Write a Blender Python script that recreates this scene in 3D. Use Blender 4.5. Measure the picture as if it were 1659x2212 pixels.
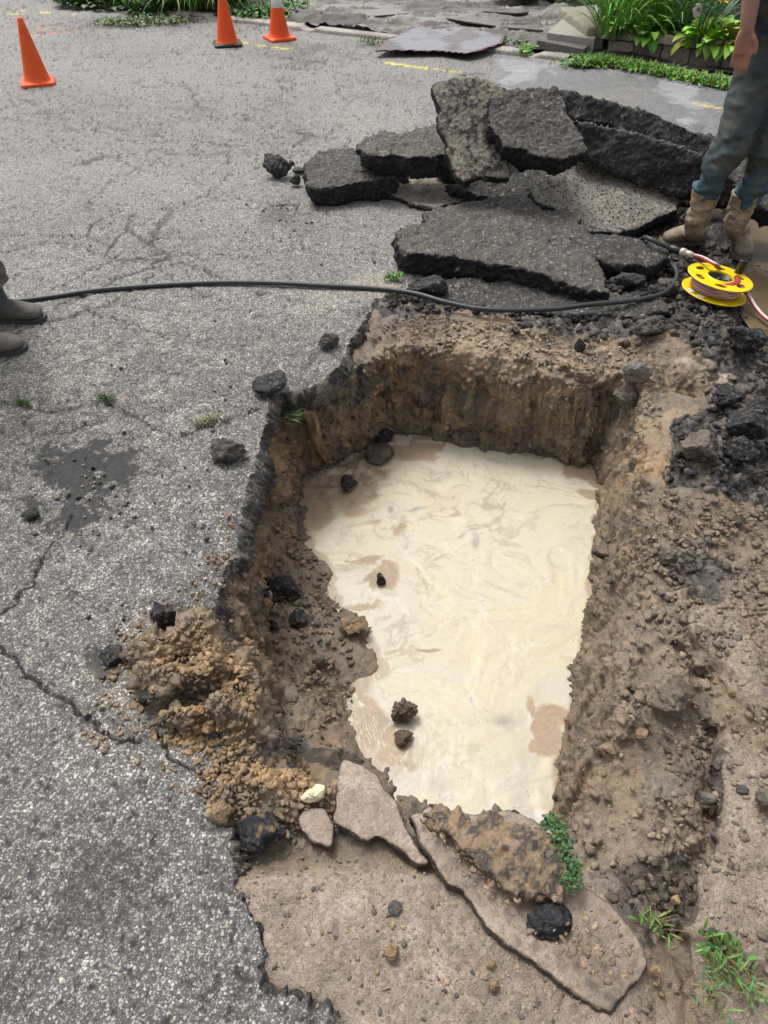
import bpy, math, random
import numpy as np
from mathutils import Vector, Matrix
random.seed(7); RNG = np.random.default_rng(11)
for o in list(bpy.data.objects): bpy.data.objects.remove(o)
SC = bpy.context.scene; COL = SC.collection
rad = math.radians
# ---------------------------------------------------------------- camera, world, sun, exposure
CH = 1.6; PITCH = rad(43.5); FOV = rad(70)
cam = bpy.data.cameras.new('camera'); co = bpy.data.objects.new('camera', cam); COL.objects.link(co)
cam.sensor_fit = 'VERTICAL'; cam.angle = FOV; cam.clip_start = 0.02; cam.clip_end = 400
co.location = (0, 0, CH); co.rotation_euler = (math.pi/2 - PITCH, 0, 0); SC.camera = co
W = bpy.data.worlds.new("World"); SC.world = W; W.use_nodes = True
nt = W.node_tree; nt.nodes.clear()
sky = nt.nodes.new('ShaderNodeTexSky'); sky.sky_type = 'NISHITA'; sky.sun_disc = False
SUN_EL = rad(62); SUN_ROT = rad(-35)
sky.sun_elevation = SUN_EL; sky.sun_rotation = SUN_ROT; sky.dust_density = 6; sky.air_density = 1; sky.ozone_density = 1
hs = nt.nodes.new('ShaderNodeHueSaturation'); hs.inputs['Saturation'].default_value = 0.22
bg = nt.nodes.new('ShaderNodeBackground'); bg.inputs['Strength'].default_value = 0.15
wo = nt.nodes.new('ShaderNodeOutputWorld')
nt.links.new(sky.outputs[0], hs.inputs['Color']); nt.links.new(hs.outputs[0], bg.inputs['Color']); nt.links.new(bg.outputs[0], wo.inputs[0])
sl = bpy.data.lights.new('sun', 'SUN'); sl.energy = 1.3; sl.angle = rad(14); sl.color = (1, .97, .92)
so = bpy.data.objects.new('sun', sl); COL.objects.link(so)
# sun comes from behind-left of the pile (shadows fall softly toward the camera)
so.rotation_euler = Vector((math.sin(SUN_ROT)*math.cos(SUN_EL), math.cos(SUN_ROT)*math.cos(SUN_EL), math.sin(SUN_EL))).to_track_quat('Z', 'Y').to_euler()
SC.view_settings.view_transform = 'Standard'; SC.view_settings.look = 'None'
SC.view_settings.gamma = 1; SC.view_settings.exposure = 0.3
# ---------------------------------------------------------------- rays: photo position (1659 x 2212) -> world
F = 1106/math.tan(FOV/2); CP, SP = math.cos(PITCH), math.sin(PITCH)
def ray(u, v):
    a = (u-829.5)/F; b = -(v-1106)/F
    return np.array((a, CP + b*SP, -SP + b*CP))
def G(u, v, z=0.0):
    d = ray(u, v); t = (z-CH)/d[2]; return Vector((d[0]*t, d[1]*t, z))
def PY(u, v, y):
    d = ray(u, v); t = y/d[1]; return Vector((d[0]*t, y, CH + d[2]*t))
def RP(u, v, p0, n):
    d = ray(u, v); t = float(np.dot(np.array(p0)-np.array((0, 0, CH)), n)/np.dot(d, n))
    return Vector((d[0]*t, d[1]*t, CH + d[2]*t))
def proj(x, y, z):
    zz = z-CH; dep = y*CP - zz*SP; up = y*SP + zz*CP; dep = np.maximum(dep, .05)
    return 829.5 + F*x/dep, 1106 - F*up/dep
# ---------------------------------------------------------------- noise
def _h(ix, iy, iz, s):
    n = (ix.astype(np.int64)*374761393 + iy.astype(np.int64)*668265263 + iz.astype(np.int64)*2147483647 + s*1274126177) & 0xffffffff
    n = ((n ^ (n >> 13))*1274126177) & 0xffffffff
    n = ((n ^ (n >> 16))*2246822519) & 0xffffffff
    return ((n ^ (n >> 15)) & 0xffffff).astype(np.float32)/16777216.0
def vn(P, s=0):
    P = np.asarray(P, dtype=np.float64); i = np.floor(P).astype(np.int64); f = P-i; f = f*f*(3-2*f)
    r = 0
    for a in (0, 1):
        for b in (0, 1):
            for c in (0, 1):
                w = (f[:, 0] if a else 1-f[:, 0])*(f[:, 1] if b else 1-f[:, 1])*(f[:, 2] if c else 1-f[:, 2])
                r = r + w*_h(i[:, 0]+a, i[:, 1]+b, i[:, 2]+c, s)
    return r
def fbm(P, sc, o=4, s=0, g=.5):
    r = 0; a = 1; t = 0; P = np.asarray(P)*sc
    for k in range(o):
        r = r + a*(vn(P, s+k*17)-.5)*2; t += a; a *= g; P = P*2.03 + 7.1
    return np.clip(r/t*1.75, -1, 1)
def cell(P, sc, s=0):
    """cellular noise: nearest distance, second distance, random id"""
    P = np.asarray(P, dtype=np.float64)*sc; i = np.floor(P).astype(np.int64); f = (P-i).astype(np.float32)
    d1 = np.full(len(P), 9., np.float32); d2 = d1.copy(); rid = np.zeros(len(P), np.float32)
    for a in (-1, 0, 1):
        for b in (-1, 0, 1):
            for c in (-1, 0, 1):
                X, Y, Z = i[:, 0]+a, i[:, 1]+b, i[:, 2]+c
                d = (a+_h(X, Y, Z, s)-f[:, 0])**2 + (b+_h(X, Y, Z, s+5)-f[:, 1])**2 + (c+_h(X, Y, Z, s+9)-f[:, 2])**2
                m = d < d1
                d2 = np.where(m, d1, np.minimum(d2, d)); rid = np.where(m, _h(X, Y, Z, s+3), rid); d1 = np.where(m, d, d1)
    return np.sqrt(d1), np.sqrt(d2), rid
def ss(x, a, b):
    t = np.clip((x-a)/(b-a), 0, 1); return t*t*(3-2*t)
def inside(px, py, poly):
    r = np.zeros(px.shape, bool); n = len(poly)
    for i in range(n):
        x1, y1 = poly[i]; x2, y2 = poly[(i+1) % n]
        if y1 == y2: continue
        c = ((y1 > py) != (y2 > py)) & (px < (x2-x1)*(py-y1)/(y2-y1)+x1); r ^= c
    return r
def dline(px, py, pts, closed=False):
    d = np.full(px.shape, 1e9); n = len(pts)
    for i in range(n if closed else n-1):
        x1, y1 = pts[i]; x2, y2 = pts[(i+1) % n]; dx, dy = x2-x1, y2-y1; L = dx*dx+dy*dy+1e-12
        t = np.clip(((px-x1)*dx+(py-y1)*dy)/L, 0, 1); d = np.minimum(d, (px-x1-t*dx)**2+(py-y1-t*dy)**2)
    return np.sqrt(d)
def sdf(px, py, poly):
    d = dline(px, py, poly, True); return np.where(inside(px, py, poly), d, -d)
# ---------------------------------------------------------------- mesh helpers
def mesh_np(name, V, Fq, mat=None, col=None, smooth=True):
    V = np.asarray(V, np.float32)
    me = bpy.data.meshes.new(name)
    if isinstance(Fq, np.ndarray):
        k = Fq.shape[1]; n = len(Fq)
        me.vertices.add(len(V)); me.vertices.foreach_set('co', V.ravel())
        me.loops.add(n*k); me.loops.foreach_set('vertex_index', Fq.astype(np.int32).ravel())
        me.polygons.add(n); me.polygons.foreach_set('loop_start', np.arange(0, n*k, k, dtype=np.int32))
        me.update(calc_edges=True); me.validate()
    else:
        me.from_pydata(V.tolist(), [], Fq); me.update()
    if col is not None: setcol(me, col)
    if smooth: me.polygons.foreach_set('use_smooth', [True]*len(me.polygons))
    if mat: me.materials.append(mat)
    return me
def setcol(me, col):
    a = me.color_attributes.new('Col', 'FLOAT_COLOR', 'POINT')
    col = np.asarray(col, np.float32)
    if col.shape[1] == 3: col = np.hstack([col, np.zeros((len(col), 1), np.float32)])
    a.data.foreach_set('color', np.ascontiguousarray(col, np.float32).ravel())
def link(name, me, parent=None, label=None, cat=None, group=None, kind=None, loc=None):
    o = bpy.data.objects.new(name, me); COL.objects.link(o)
    if parent: o.parent = parent
    if loc is not None: o.location = loc
    if label: o['label'] = label
    if cat: o['category'] = cat
    if group: o['group'] = group
    if kind: o['kind'] = kind
    return o
def recentre(me):
    """move the mesh so its origin sits at the middle of its base; returns that point"""
    V = getv(me); c = (V.min(0)+V.max(0))/2; c[2] = V[:, 2].min(); setv(me, V-c); return Vector(c)
def getv(me):
    a = np.empty(len(me.vertices)*3, np.float32); me.vertices.foreach_get('co', a); return a.reshape(-1, 3)
def setv(me, V): me.vertices.foreach_set('co', np.ascontiguousarray(V, np.float32).ravel()); me.update()
def getn(me):
    a = np.empty(len(me.vertices)*3, np.float32); me.vertices.foreach_get('normal', a); return a.reshape(-1, 3)
def gete(me):
    a = np.empty(len(me.edges)*2, np.int32); me.edges.foreach_get('vertices', a); return a.reshape(-1, 2)
def lap(me, it=2, k=.5):
    V = getv(me).astype(np.float64); E = gete(me); n = len(V)
    deg = np.bincount(E.ravel(), minlength=n)[:, None]
    for _ in range(it):
        S = np.stack([np.bincount(E[:, 0], V[E[:, 1], c], n)+np.bincount(E[:, 1], V[E[:, 0], c], n) for c in range(3)], 1)
        V = V*(1-k) + k*S/np.maximum(deg, 1)
    setv(me, V)
def remesh(me, vox):
    o = bpy.data.objects.new('tmp', me); COL.objects.link(o)
    m = o.modifiers.new('r', 'REMESH'); m.mode = 'VOXEL'; m.voxel_size = vox; m.use_smooth_shade = True
    dg = bpy.context.evaluated_depsgraph_get()
    r = bpy.data.meshes.new_from_object(o.evaluated_get(dg)); bpy.data.objects.remove(o)
    r.materials.clear(); return r
class MB:
    def __init__(s): s.V = []; s.F = []
    def add(s, V, Fc):
        b = len(s.V); s.V += [tuple(v) for v in V]; s.F += [tuple(i+b for i in f) for f in Fc]; return s
    def box(s, c, d, R=None):
        P = [Vector((sx*d[0]/2, sy*d[1]/2, sz*d[2]/2)) for sx in (-1, 1) for sy in (-1, 1) for sz in (-1, 1)]
        if R: P = [R @ p for p in P]
        P = [p+Vector(c) for p in P]
        return s.add(P, [(0, 1, 3, 2), (4, 6, 7, 5), (0, 4, 5, 1), (2, 3, 7, 6), (0, 2, 6, 4), (1, 5, 7, 3)])
    def tube(s, pts, r, n=12, cap=True, flat=None):
        """pts centre line; r radius or list; a list item may be (rx, ry)"""
        pts = [Vector(p) for p in pts]; N = len(pts); up = None; V = []; Fc = []
        for i, p in enumerate(pts):
            t = (pts[min(i+1, N-1)]-pts[max(i-1, 0)]).normalized()
            if up is None:
                up = Vector(flat) if flat else (Vector((0, 0, 1)) if abs(t.z) < .9 else Vector((0, 1, 0)))
            a = t.cross(up).normalized(); b = a.cross(t).normalized(); up = b
            rr = r[i] if isinstance(r, (list, tuple)) and len(r) == N else r
            rx, ry = rr if isinstance(rr, (list, tuple)) else (rr, rr)
            for k in range(n):
                th = 2*math.pi*k/n; V.append(p + a*(rx*math.cos(th)) + b*(ry*math.sin(th)))
        for i in range(N-1):
            for k in range(n):
                Fc.append((i*n+k, i*n+(k+1) % n, (i+1)*n+(k+1) % n, (i+1)*n+k))
        if cap: Fc.append(tuple(range(n-1, -1, -1))); Fc.append(tuple((N-1)*n+k for k in range(n)))
        return s.add(V, Fc)
    def lathe(s, prof, n=32, c=(0, 0, 0), R=None, square=None):
        V = []; Fc = []; c = Vector(c)
        for (r, z) in prof:
            for k in range(n):
                th = 2*math.pi*k/n; p = Vector((r*math.cos(th), r*math.sin(th), z)); V.append((R @ p if R else p)+c)
        for i in range(len(prof)-1):
            for k in range(n): Fc.append((i*n+k, i*n+(k+1) % n, (i+1)*n+(k+1) % n, (i+1)*n+k))
        return s.add(V, Fc)
    def mesh(s, name, mat=None, smooth=True):
        me = bpy.data.meshes.new(name); me.from_pydata(s.V, [], s.F); me.update()
        if smooth: me.polygons.foreach_set('use_smooth', [True]*len(me.polygons))
        if mat: me.materials.append(mat)
        return me
def smooth_path(pts, n=8):
    P = [Vector(p) for p in pts]; out = []
    for i in range(len(P)-1):
        p0 = P[max(i-1, 0)]; p1 = P[i]; p2 = P[i+1]; p3 = P[min(i+2, len(P)-1)]
        for k in range(n):
            t = k/n
            out.append(.5*((2*p1)+(p2-p0)*t+(2*p0-5*p1+4*p2-p3)*t*t+(3*p1-p0-3*p2+p3)*t**3))
    out.append(P[-1]); return out
# ---------------------------------------------------------------- materials
def nmat(name):
    m = bpy.data.materials.new(name); m.use_nodes = True; t = m.node_tree; t.nodes.clear()
    o = t.nodes.new('ShaderNodeOutputMaterial'); b = t.nodes.new('ShaderNodeBsdfPrincipled'); t.links.new(b.outputs[0], o.inputs[0])
    return m, t, b
def N(t, ty, **k):
    n = t.nodes.new(ty)
    for a, v in k.items():
        if a.startswith('i_'): n.inputs[int(a[2:]) if a[2:].isdigit() else a[2:]].default_value = v
        else: setattr(n, a, v)
    return n
def mathn(t, op, a, b=None, c=None, clamp=False):
    n = t.nodes.new('ShaderNodeMath'); n.operation = op; n.use_clamp = clamp
    for i, x in enumerate((a, b, c)):
        if x is None: continue
        if isinstance(x, (int, float)): n.inputs[i].default_value = x
        else: t.links.new(x, n.inputs[i])
    return n.outputs[0]
def mixc(t, f, a, b, mode='MIX'):
    n = t.nodes.new('ShaderNodeMix'); n.data_type = 'RGBA'; n.blend_type = mode
    for i, x in ((0, f), (6, a), (7, b)):
        if isinstance(x, (int, float)): n.inputs[i].default_value = x
        elif isinstance(x, tuple): n.inputs[i].default_value = (*x, 1) if len(x) == 3 else x
        else: t.links.new(x, n.inputs[i])
    return n.outputs[2]
def ramp(t, f, stops, interp='LINEAR'):
    n = t.nodes.new('ShaderNodeValToRGB'); n.color_ramp.interpolation = interp; e = n.color_ramp.elements
    while len(e) < len(stops): e.new(.5)
    for i, (p, c) in enumerate(stops): e[i].position = p; e[i].color = (*c, 1) if isinstance(c, tuple) else (c, c, c, 1)
    t.links.new(f, n.inputs[0]); return n.outputs[0]
def earthmat(name, rough=.6, s1=120, s2=260, bump=.004, stones=None, var=.35, spec=.5, small=True, rvar=.25, warp=.004, ref=0):
    """vertex colour ground: rgb = base, alpha = how much aggregate shows"""
    m, t, b = nmat(name); L = t.links
    at = N(t, 'ShaderNodeAttribute', attribute_name='Col')
    tc = N(t, 'ShaderNodeTexCoord'); geo = N(t, 'ShaderNodeNewGeometry')
    pos = geo.outputs['Position']
    no = N(t, 'ShaderNodeTexNoise', i_Scale=55., i_Detail=5., i_Roughness=.65); L.new(pos, no.inputs['Vector'])
    no2 = N(t, 'ShaderNodeTexNoise', i_Scale=400., i_Detail=2.); L.new(pos, no2.inputs['Vector'])
    va = mathn(t, 'MULTIPLY_ADD', no.outputs[0], var*2.4, 1-var*1.2)
    va = mathn(t, 'MULTIPLY', va, mathn(t, 'MULTIPLY_ADD', no2.outputs[0], .7, .65))
    base = mixc(t, 1., at.outputs['Color'], (1, 1, 1))
    vm = N(t, 'ShaderNodeVectorMath', operation='SCALE'); L.new(at.outputs['Color'], vm.inputs[0]); L.new(va, vm.inputs['Scale'])
    c = vm.outputs[0]
    stones = stones or [(0, (.07, .07, .075)), (.3, (.20, .19, .18)), (.5, (.34, .30, .24)), (.7, (.38, .37, .36)), (.88, (.62, .60, .55)), (1, (.12, .14, .17))]
    wn = N(t, 'ShaderNodeTexNoise', i_Scale=210., i_Detail=2.); L.new(pos, wn.inputs['Vector']); wm = N(t, 'ShaderNodeVectorMath', operation='MULTIPLY_ADD'); L.new(wn.outputs['Color'], wm.inputs[0]); wm.inputs[1].default_value = (warp*2.4,)*3; L.new(pos, wm.inputs[2]); wpos = wm.outputs[0]
    hs_ = None
    for k, (S, thr) in enumerate(((s1, .36), (s2, .33)) if small else ((s1, .36),)):
        vo = N(t, 'ShaderNodeTexVoronoi', feature='F1', i_Scale=float(S), i_Randomness=1.); L.new(wpos, vo.inputs['Vector'])
        sp = N(t, 'ShaderNodeSeparateColor'); L.new(vo.outputs['Color'], sp.inputs[0])
        sc = ramp(t, sp.outputs[0], stones)
        if ref:
            lm = N(t, 'ShaderNodeRGBToBW'); L.new(at.outputs['Color'], lm.inputs[0]); k_ = N(t, 'ShaderNodeClamp', i_1=.18, i_2=1.5); L.new(mathn(t, 'MULTIPLY', lm.outputs[0], 1/ref), k_.inputs[0])
            sm_ = N(t, 'ShaderNodeVectorMath', operation='SCALE'); L.new(sc, sm_.inputs[0]); L.new(k_.outputs[0], sm_.inputs['Scale']); sc = sm_.outputs[0]
        r = mathn(t, 'MULTIPLY_ADD', sp.outputs[1], .55, thr-.2)      # stone radius differs
        mk = mathn(t, 'MULTIPLY', mathn(t, 'SUBTRACT', r, vo.outputs['Distance']), 9., clamp=True)
        mk = mathn(t, 'MULTIPLY', mk, at.outputs['Alpha'])
        if k == 0: c = mixc(t, mk, c, sc); hs_ = mk; c1 = c
        else:
            inv = mathn(t, 'SUBTRACT', 1., hs_); m2 = mathn(t, 'MULTIPLY', mk, inv)
            c = mixc(t, m2, c, sc); hs_ = mathn(t, 'ADD', hs_, mathn(t, 'MULTIPLY', m2, .6))
    L.new(c, b.inputs['Base Color'])
    rr = mathn(t, 'MULTIPLY_ADD', no.outputs[0], -rvar*2, rough+rvar, clamp=True); L.new(rr, b.inputs['Roughness'])
    b.inputs['Specular IOR Level'].default_value = spec
    hh = mathn(t, 'ADD', mathn(t, 'MULTIPLY', hs_, .7), mathn(t, 'MULTIPLY_ADD', no.outputs[0], 1.2, mathn(t, 'MULTIPLY', no2.outputs[0], .5)))
    bu = N(t, 'ShaderNodeBump', i_Strength=.9, i_Distance=bump); L.new(hh, bu.inputs['Height']); L.new(bu.outputs[0], b.inputs['Normal'])
    return m
M_ROAD = earthmat('asphalt', .72, 150, 290, .003, var=.35, ref=.083, warp=.0035, stones=[(0, (.05, .05, .055)), (.25, (.17, .165, .16)), (.45, (.32, .29, .235)), (.62, (.38, .37, .355)), (.8, (.46, .44, .395)), (.93, (.58, .555, .49)), (1, (.13, .16, .19))])
M_EARTH = earthmat('earth', .36, 75, 170, .006, stones=[(0, (.06, .05, .045)), (.3, (.2, .15, .1)), (.6, (.33, .24, .15)), (.85, (.38, .30, .21)), (1, (.5, .44, .36))], var=.42)
M_CHUNK = earthmat('broken_asphalt', .6, 70, 160, .005, stones=[(0, (.015, .015, .017)), (.3, (.05, .047, .045)), (.55, (.13, .12, .105)), (.8, (.24, .225, .2)), (.95, (.28, .26, .23)), (1, (.46, .44, .4))], var=.45, spec=.35)
M_MUD = earthmat('wet_mud', .38, 60, 200, .0025, stones=[(0, (.12, .09, .07)), (.5, (.24, .17, .11)), (1, (.33, .24, .15))], var=.14, rvar=.2)
def flat(name, col, rough=.5, spec=.5, var=.12, sc=30., metal=0., bump=.0, trans=0., dirt=None, dirts=8., dirta=.5):
    m, t, b = nmat(name); L = t.links
    tc = N(t, 'ShaderNodeTexCoord'); no = N(t, 'ShaderNodeTexNoise', i_Scale=sc, i_Detail=5., i_Roughness=.6); L.new(tc.outputs['Object'], no.inputs['Vector'])
    f = mathn(t, 'MULTIPLY_ADD', no.outputs[0], var*2.5, 1-var*1.25)
    vm = N(t, 'ShaderNodeVectorMath', operation='SCALE'); vm.inputs[0].default_value = col; L.new(f, vm.inputs['Scale'])
    c = vm.outputs[0]
    if dirt:
        n2 = N(t, 'ShaderNodeTexNoise', i_Scale=dirts, i_Detail=6., i_Roughness=.65); L.new(tc.outputs['Object'], n2.inputs['Vector'])
        k = mathn(t, 'MULTIPLY', mathn(t, 'MULTIPLY_ADD', n2.outputs[0], 5., -5*(1-dirta), clamp=True), .85)
        c = mixc(t, k, c, dirt)
    L.new(c, b.inputs['Base Color']); b.inputs['Roughness'].default_value = rough; b.inputs['Metallic'].default_value = metal
    b.inputs['Specular IOR Level'].default_value = spec; b.inputs['Transmission Weight'].default_value = trans
    if bump:
        bu = N(t, 'ShaderNodeBump', i_Strength=.7, i_Distance=bump); L.new(no.outputs[0], bu.inputs['Height']); L.new(bu.outputs[0], b.inputs['Normal'])
    return m
def vcolmat(name, rough=.5, spec=.4, var=.2, sc=60., bump=.001, sub=0.):
    m, t, b = nmat(name); L = t.links
    at = N(t, 'ShaderNodeAttribute', attribute_name='Col'); tc = N(t, 'ShaderNodeTexCoord')
    no = N(t, 'ShaderNodeTexNoise', i_Scale=sc, i_Detail=5., i_Roughness=.6); L.new(tc.outputs['Object'], no.inputs['Vector'])
    vm = N(t, 'ShaderNodeVectorMath', operation='SCALE'); L.new(at.outputs['Color'], vm.inputs[0]); L.new(mathn(t, 'MULTIPLY_ADD', no.outputs[0], var*2.5, 1-var*1.25), vm.inputs['Scale'])
    L.new(vm.outputs[0], b.inputs['Base Color']); b.inputs['Roughness'].default_value = rough; b.inputs['Specular IOR Level'].default_value = spec
    bu = N(t, 'ShaderNodeBump', i_Strength=.7, i_Distance=bump); L.new(no.outputs[0], bu.inputs['Height']); L.new(bu.outputs[0], b.inputs['Normal'])
    if sub: b.inputs['Subsurface Weight'].default_value = sub; b.inputs['Subsurface Radius'].default_value = (.01, .005, .003)
    return m
M_VC = vcolmat('painted_vertex', .55)
M_LEAF = vcolmat('leaf', .5, .4, .25, 25., .001)
M_CLOTH = vcolmat('denim', .85, .2, .22, 22., .003)
M_LEATHER = vcolmat('leather', .6, .35, .25, 28., .002)

# ---------------------------------------------------------------- the layout of the dig, as outlines on the photo plane
def W2(poly, z=0): return [tuple(G(u, v, z)[:2]) for u, v in poly]
OPEN = [(905,600),(870,625),(812,643),(795,665),(790,690),(765,712),(748,740),(745,765),(722,795),(700,812),(668,828),(640,835),
        (612,838),(590,850),(574,872),(570,905),(568,945),(550,985),(540,1015),(532,1040),(526,1080),(517,1130),(508,1190),(490,1225),(474,1260),
        (462,1300),(456,1335),(470,1370),(500,1430),(512,1500),(500,1580),(474,1640),(464,1690),(458,1720),(478,1770),(487,1800),(490,1840),(505,1890),
        (515,1930),(535,1975),(560,2030),(552,2085),(570,2120),(600,2145),(660,2180),(720,2200),(780,2300),(1500,2500),(2600,2300),(2600,1200),(2500,700),
        (2150,480),(1900,440),(1620,425),(1350,415),(1200,450),(1050,500),(960,560)]
OPENW = W2(OPEN)
RIM = [(790,760),(850,730),(960,725),(1080,735),(1200,755),(1300,775),(1372,800),(1400,850),(1412,940),(1418,1050),(1405,1150),(1392,1230),(1376,1320),
       (1355,1420),(1335,1520),(1300,1620),(1275,1720),(1250,1810),(1215,1830),(1188,1800),(1130,1778),(1060,1756),(965,1745),(900,1742),(850,1726),(800,1700),
       (740,1702),(660,1700),(600,1668),(556,1640),(530,1600),(545,1550),(562,1490),(556,1430),(520,1385),(478,1345),(462,1320),(474,1265),(492,1228),(512,1185),(508,1130),(512,1080),(518,1040),
       (528,1010),(540,960),(548,915),(556,872),(600,836),(668,812),(722,795)]
RIMW = W2(RIM)
TOE = [(830,928),(930,948),(1050,975),(1160,995),(1270,1010),(1312,1004),(1312,1060),(1303,1130),(1296,1200),(1286,1290),(1276,1400),(1260,1500),(1240,1590),
       (1222,1700),(1205,1800),(1160,1838),(1000,1815),(860,1800),(740,1765),(650,1700),(618,1620),(590,1550),(578,1480),(572,1420),(575,1330),(580,1250),(596,1160),(615,1080),(640,1010),(690,965),(770,940)]
TOEW = W2(TOE, -.43)
WAT = [(690,958),(760,935),(800,930),(860,925),(930,940),(1000,955),(1050,965),(1120,975),(1160,985),(1230,1000),(1305,1000),(1300,1060),(1292,1130),(1285,1200),(1275,1290),(1262,1400),
       (1245,1500),(1222,1590),(1200,1700),(1190,1830),(1060,1860),(900,1850),(860,1760),(835,1690),(822,1650),(800,1600),(778,1550),(768,1500),(800,1478),(836,1458),(822,1400),(788,1350),(742,1310),
       (722,1262),(690,1200),(662,1150),(655,1112),(662,1075),(640,1040),(650,1000)]
WZ = -.5
WATW = W2(WAT, WZ)
GX0, GX1, GY0, GY1, GS = -.85, 2.7, .08, 4.5, .014
gx = np.arange(GX0, GX1, GS); gy = np.arange(GY0, GY1, GS)
XX, YY = np.meshgrid(gx, gy); xf, yf = XX.ravel(), YY.ravel()
PB = [  # mounds and hollows: u, v, ru, rv, dz
 (400,1450,95,75,.09),(350,1500,60,45,.05),(440,1380,50,40,.05),(320,1420,35,30,.05),(400,1570,100,28,.05),(500,1560,50,60,.05),(480,1650,60,30,.03),
 (560,1690,90,30,.05),(475,1735,32,30,.07),(680,1715,70,26,.05),(620,1740,60,20,.03),
 (1330,1560,60,50,.05),(1420,1560,80,50,.035),(1380,1720,90,70,.03),(1480,1650,40,80,.03),(1350,1450,50,50,.04),(1460,1480,50,30,.06),(1490,1380,50,50,.03),
 (625,868,50,34,-.13),(1400,1900,100,60,-.01),(1640,1460,60,80,.05),(1600,1380,50,50,.03),
 (1560,1000,90,80,.06),(1620,900,70,60,.06),(1500,940,40,50,.04),(1570,740,70,30,.05),(1450,700,120,25,.03),(1000,690,160,25,.02),
 (1200,700,100,18,.03),(1420,1160,60,80,.03),(1550,1180,60,50,-.01),(1400,800,40,30,.03),
 (1518,796,62,26,-.095),(1650,650,40,60,-.09),(1650,500,45,60,-.10)]
def zbase(x, y):
    P = np.stack([x, y, 0*x], 1); wob = fbm(P, 5, 4, 3)*.03; wx, wy = x+fbm(P, 14, 3, 8)*.02, y+fbm(P, 14, 3, 9)*.02
    dO = sdf(wx, wy, OPENW); dR = sdf(wx, wy, RIMW); dT = sdf(wx, wy, TOEW); dW = sdf(wx, wy, WATW)
    u, v = proj(x, y, 0*x)
    z = -.035 + fbm(P, 3, 4, 21)*.02
    # smooth muddy pavement at the bottom and at the right
    mud = np.maximum(ss(v, 1840, 1900)*ss(-(u-1330-(v-1900)*.2), -80, 20), 0)
    z = z*(1-mud) + mud*-.012
    mr = mudR(u, v, P); z = z*(1-mr) + mr*(-.005+.006*fbm(P, 6, 3, 77))
    bl = 0
    for (a, b_, ru, rv, dz) in PB: bl = bl + dz*np.exp(-(((u-a)/ru)**2+((v-b_)/rv)**2)*.9)
    zo = z+bl*(1+.5*fbm(P, 12, 3, 5))
    # cracks between the slabs on the right
    for ln, wd, dp in (([(1545,1560),(1538,1700),(1545,1800),(1520,1860),(1498,1930),(1478,1990),(1540,2050),(1660,2110)], .018, .06), ([(1468,1370),(1500,1420),(1565,1462)], .022, .07), ([(1498,2050),(1500,2120),(1530,2212)], .014, .05),
                       ([(1560,1820),(1600,1860),(1659,1870)], .01, .03)):
        zo = zo - dp*np.exp(-(dline(wx, wy, W2(ln))/wd)**2)
    # under the intact road the soil is low, except where the heap lies on top of it
    rd = ss(-dO, .0, .03); z = zo*(1-rd) + rd*-.115
    heap = 0
    for (a, b_, ru, rv, dz) in PB[:11]: heap = np.maximum(heap, np.exp(-(((u-a)/ru)**2+((v-b_)/rv)**2)*.9))
    hm = ss(heap+fbm(P, 22, 3, 15)*.12, .38, .62); z = np.where(rd > 0, z*(1-hm)+hm*np.maximum(zo+.02, .012), z)
    # the pit
    inR = dR > 0
    t = np.where(dT > 0, 1, np.clip(dR, 0, 9)/(np.clip(dR, 0, 9)+np.clip(-dT, 0, 9)+1e-6))
    prof = t**1.25*(.8+.2*t)+.0
    zp = z + (-.43 - z)*prof
    tw = np.where(dW > 0, 1, np.clip(dT, 0, 9)/(np.clip(dT, 0, 9)+np.clip(-dW, 0, 9)+1e-6))
    zp = np.where(dT > 0, -.43 + (WZ+.43)*tw + .018*np.sin(np.clip(tw, 0, 1)*3.14), zp)
    zp = np.where(dW > 0, WZ - np.clip(dW*1.5, 0, .25)-.004, zp)
    z = np.where(inR, zp, z)
    z = z + np.where(inR & (dW < 0), wob*.6, 0)
    return z
def mudR(u, v, P):
    w = fbm(P, 9, 3, 31)*22
    a = inside(u+w, v+w, [(1548,1560),(1600,1600),(1700,1640),(2300,1700),(2300,2500),(1520,2400),(1500,2060),(1490,1960),(1545,1800)]).astype(float)
    b = inside(u+w, v+w, [(1475,1330),(1560,1240),(1700,1250),(1800,1600),(1650,1560),(1570,1470)]).astype(float)*.7
    return np.maximum(a, b)
ZB = zbase(xf, yf).reshape(XX.shape)
# gentle blur keeps the base free of needles
for _ in range(1):
    Zp = np.pad(ZB, 1, mode='edge'); ZB = (Zp[1:-1, 1:-1]*4+Zp[:-2, 1:-1]+Zp[2:, 1:-1]+Zp[1:-1, :-2]+Zp[1:-1, 2:])/8
def zat(x, y):
    x = np.asarray(x, float); y = np.asarray(y, float)
    i = np.clip((x-GX0)/GS, 0, len(gx)-1.001); j = np.clip((y-GY0)/GS, 0, len(gy)-1.001); a = i.astype(int); b = j.astype(int); fx = i-a; fy = j-b
    z = ZB[b, a]*(1-fx)*(1-fy)+ZB[b, a+1]*fx*(1-fy)+ZB[b+1, a]*(1-fx)*fy+ZB[b+1, a+1]*fx*fy
    io = (sdf(x, y, OPENW) > 0) & (x > GX0) & (x < GX1) & (y > GY0) & (y < GY1)
    return np.where(io, z, np.maximum(np.where((x > GX0) & (x < GX1) & (y > GY0) & (y < GY1), z, 0), 0))
def zv(x, y): return float(zat(np.array([x]), np.array([y]))[0])
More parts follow.
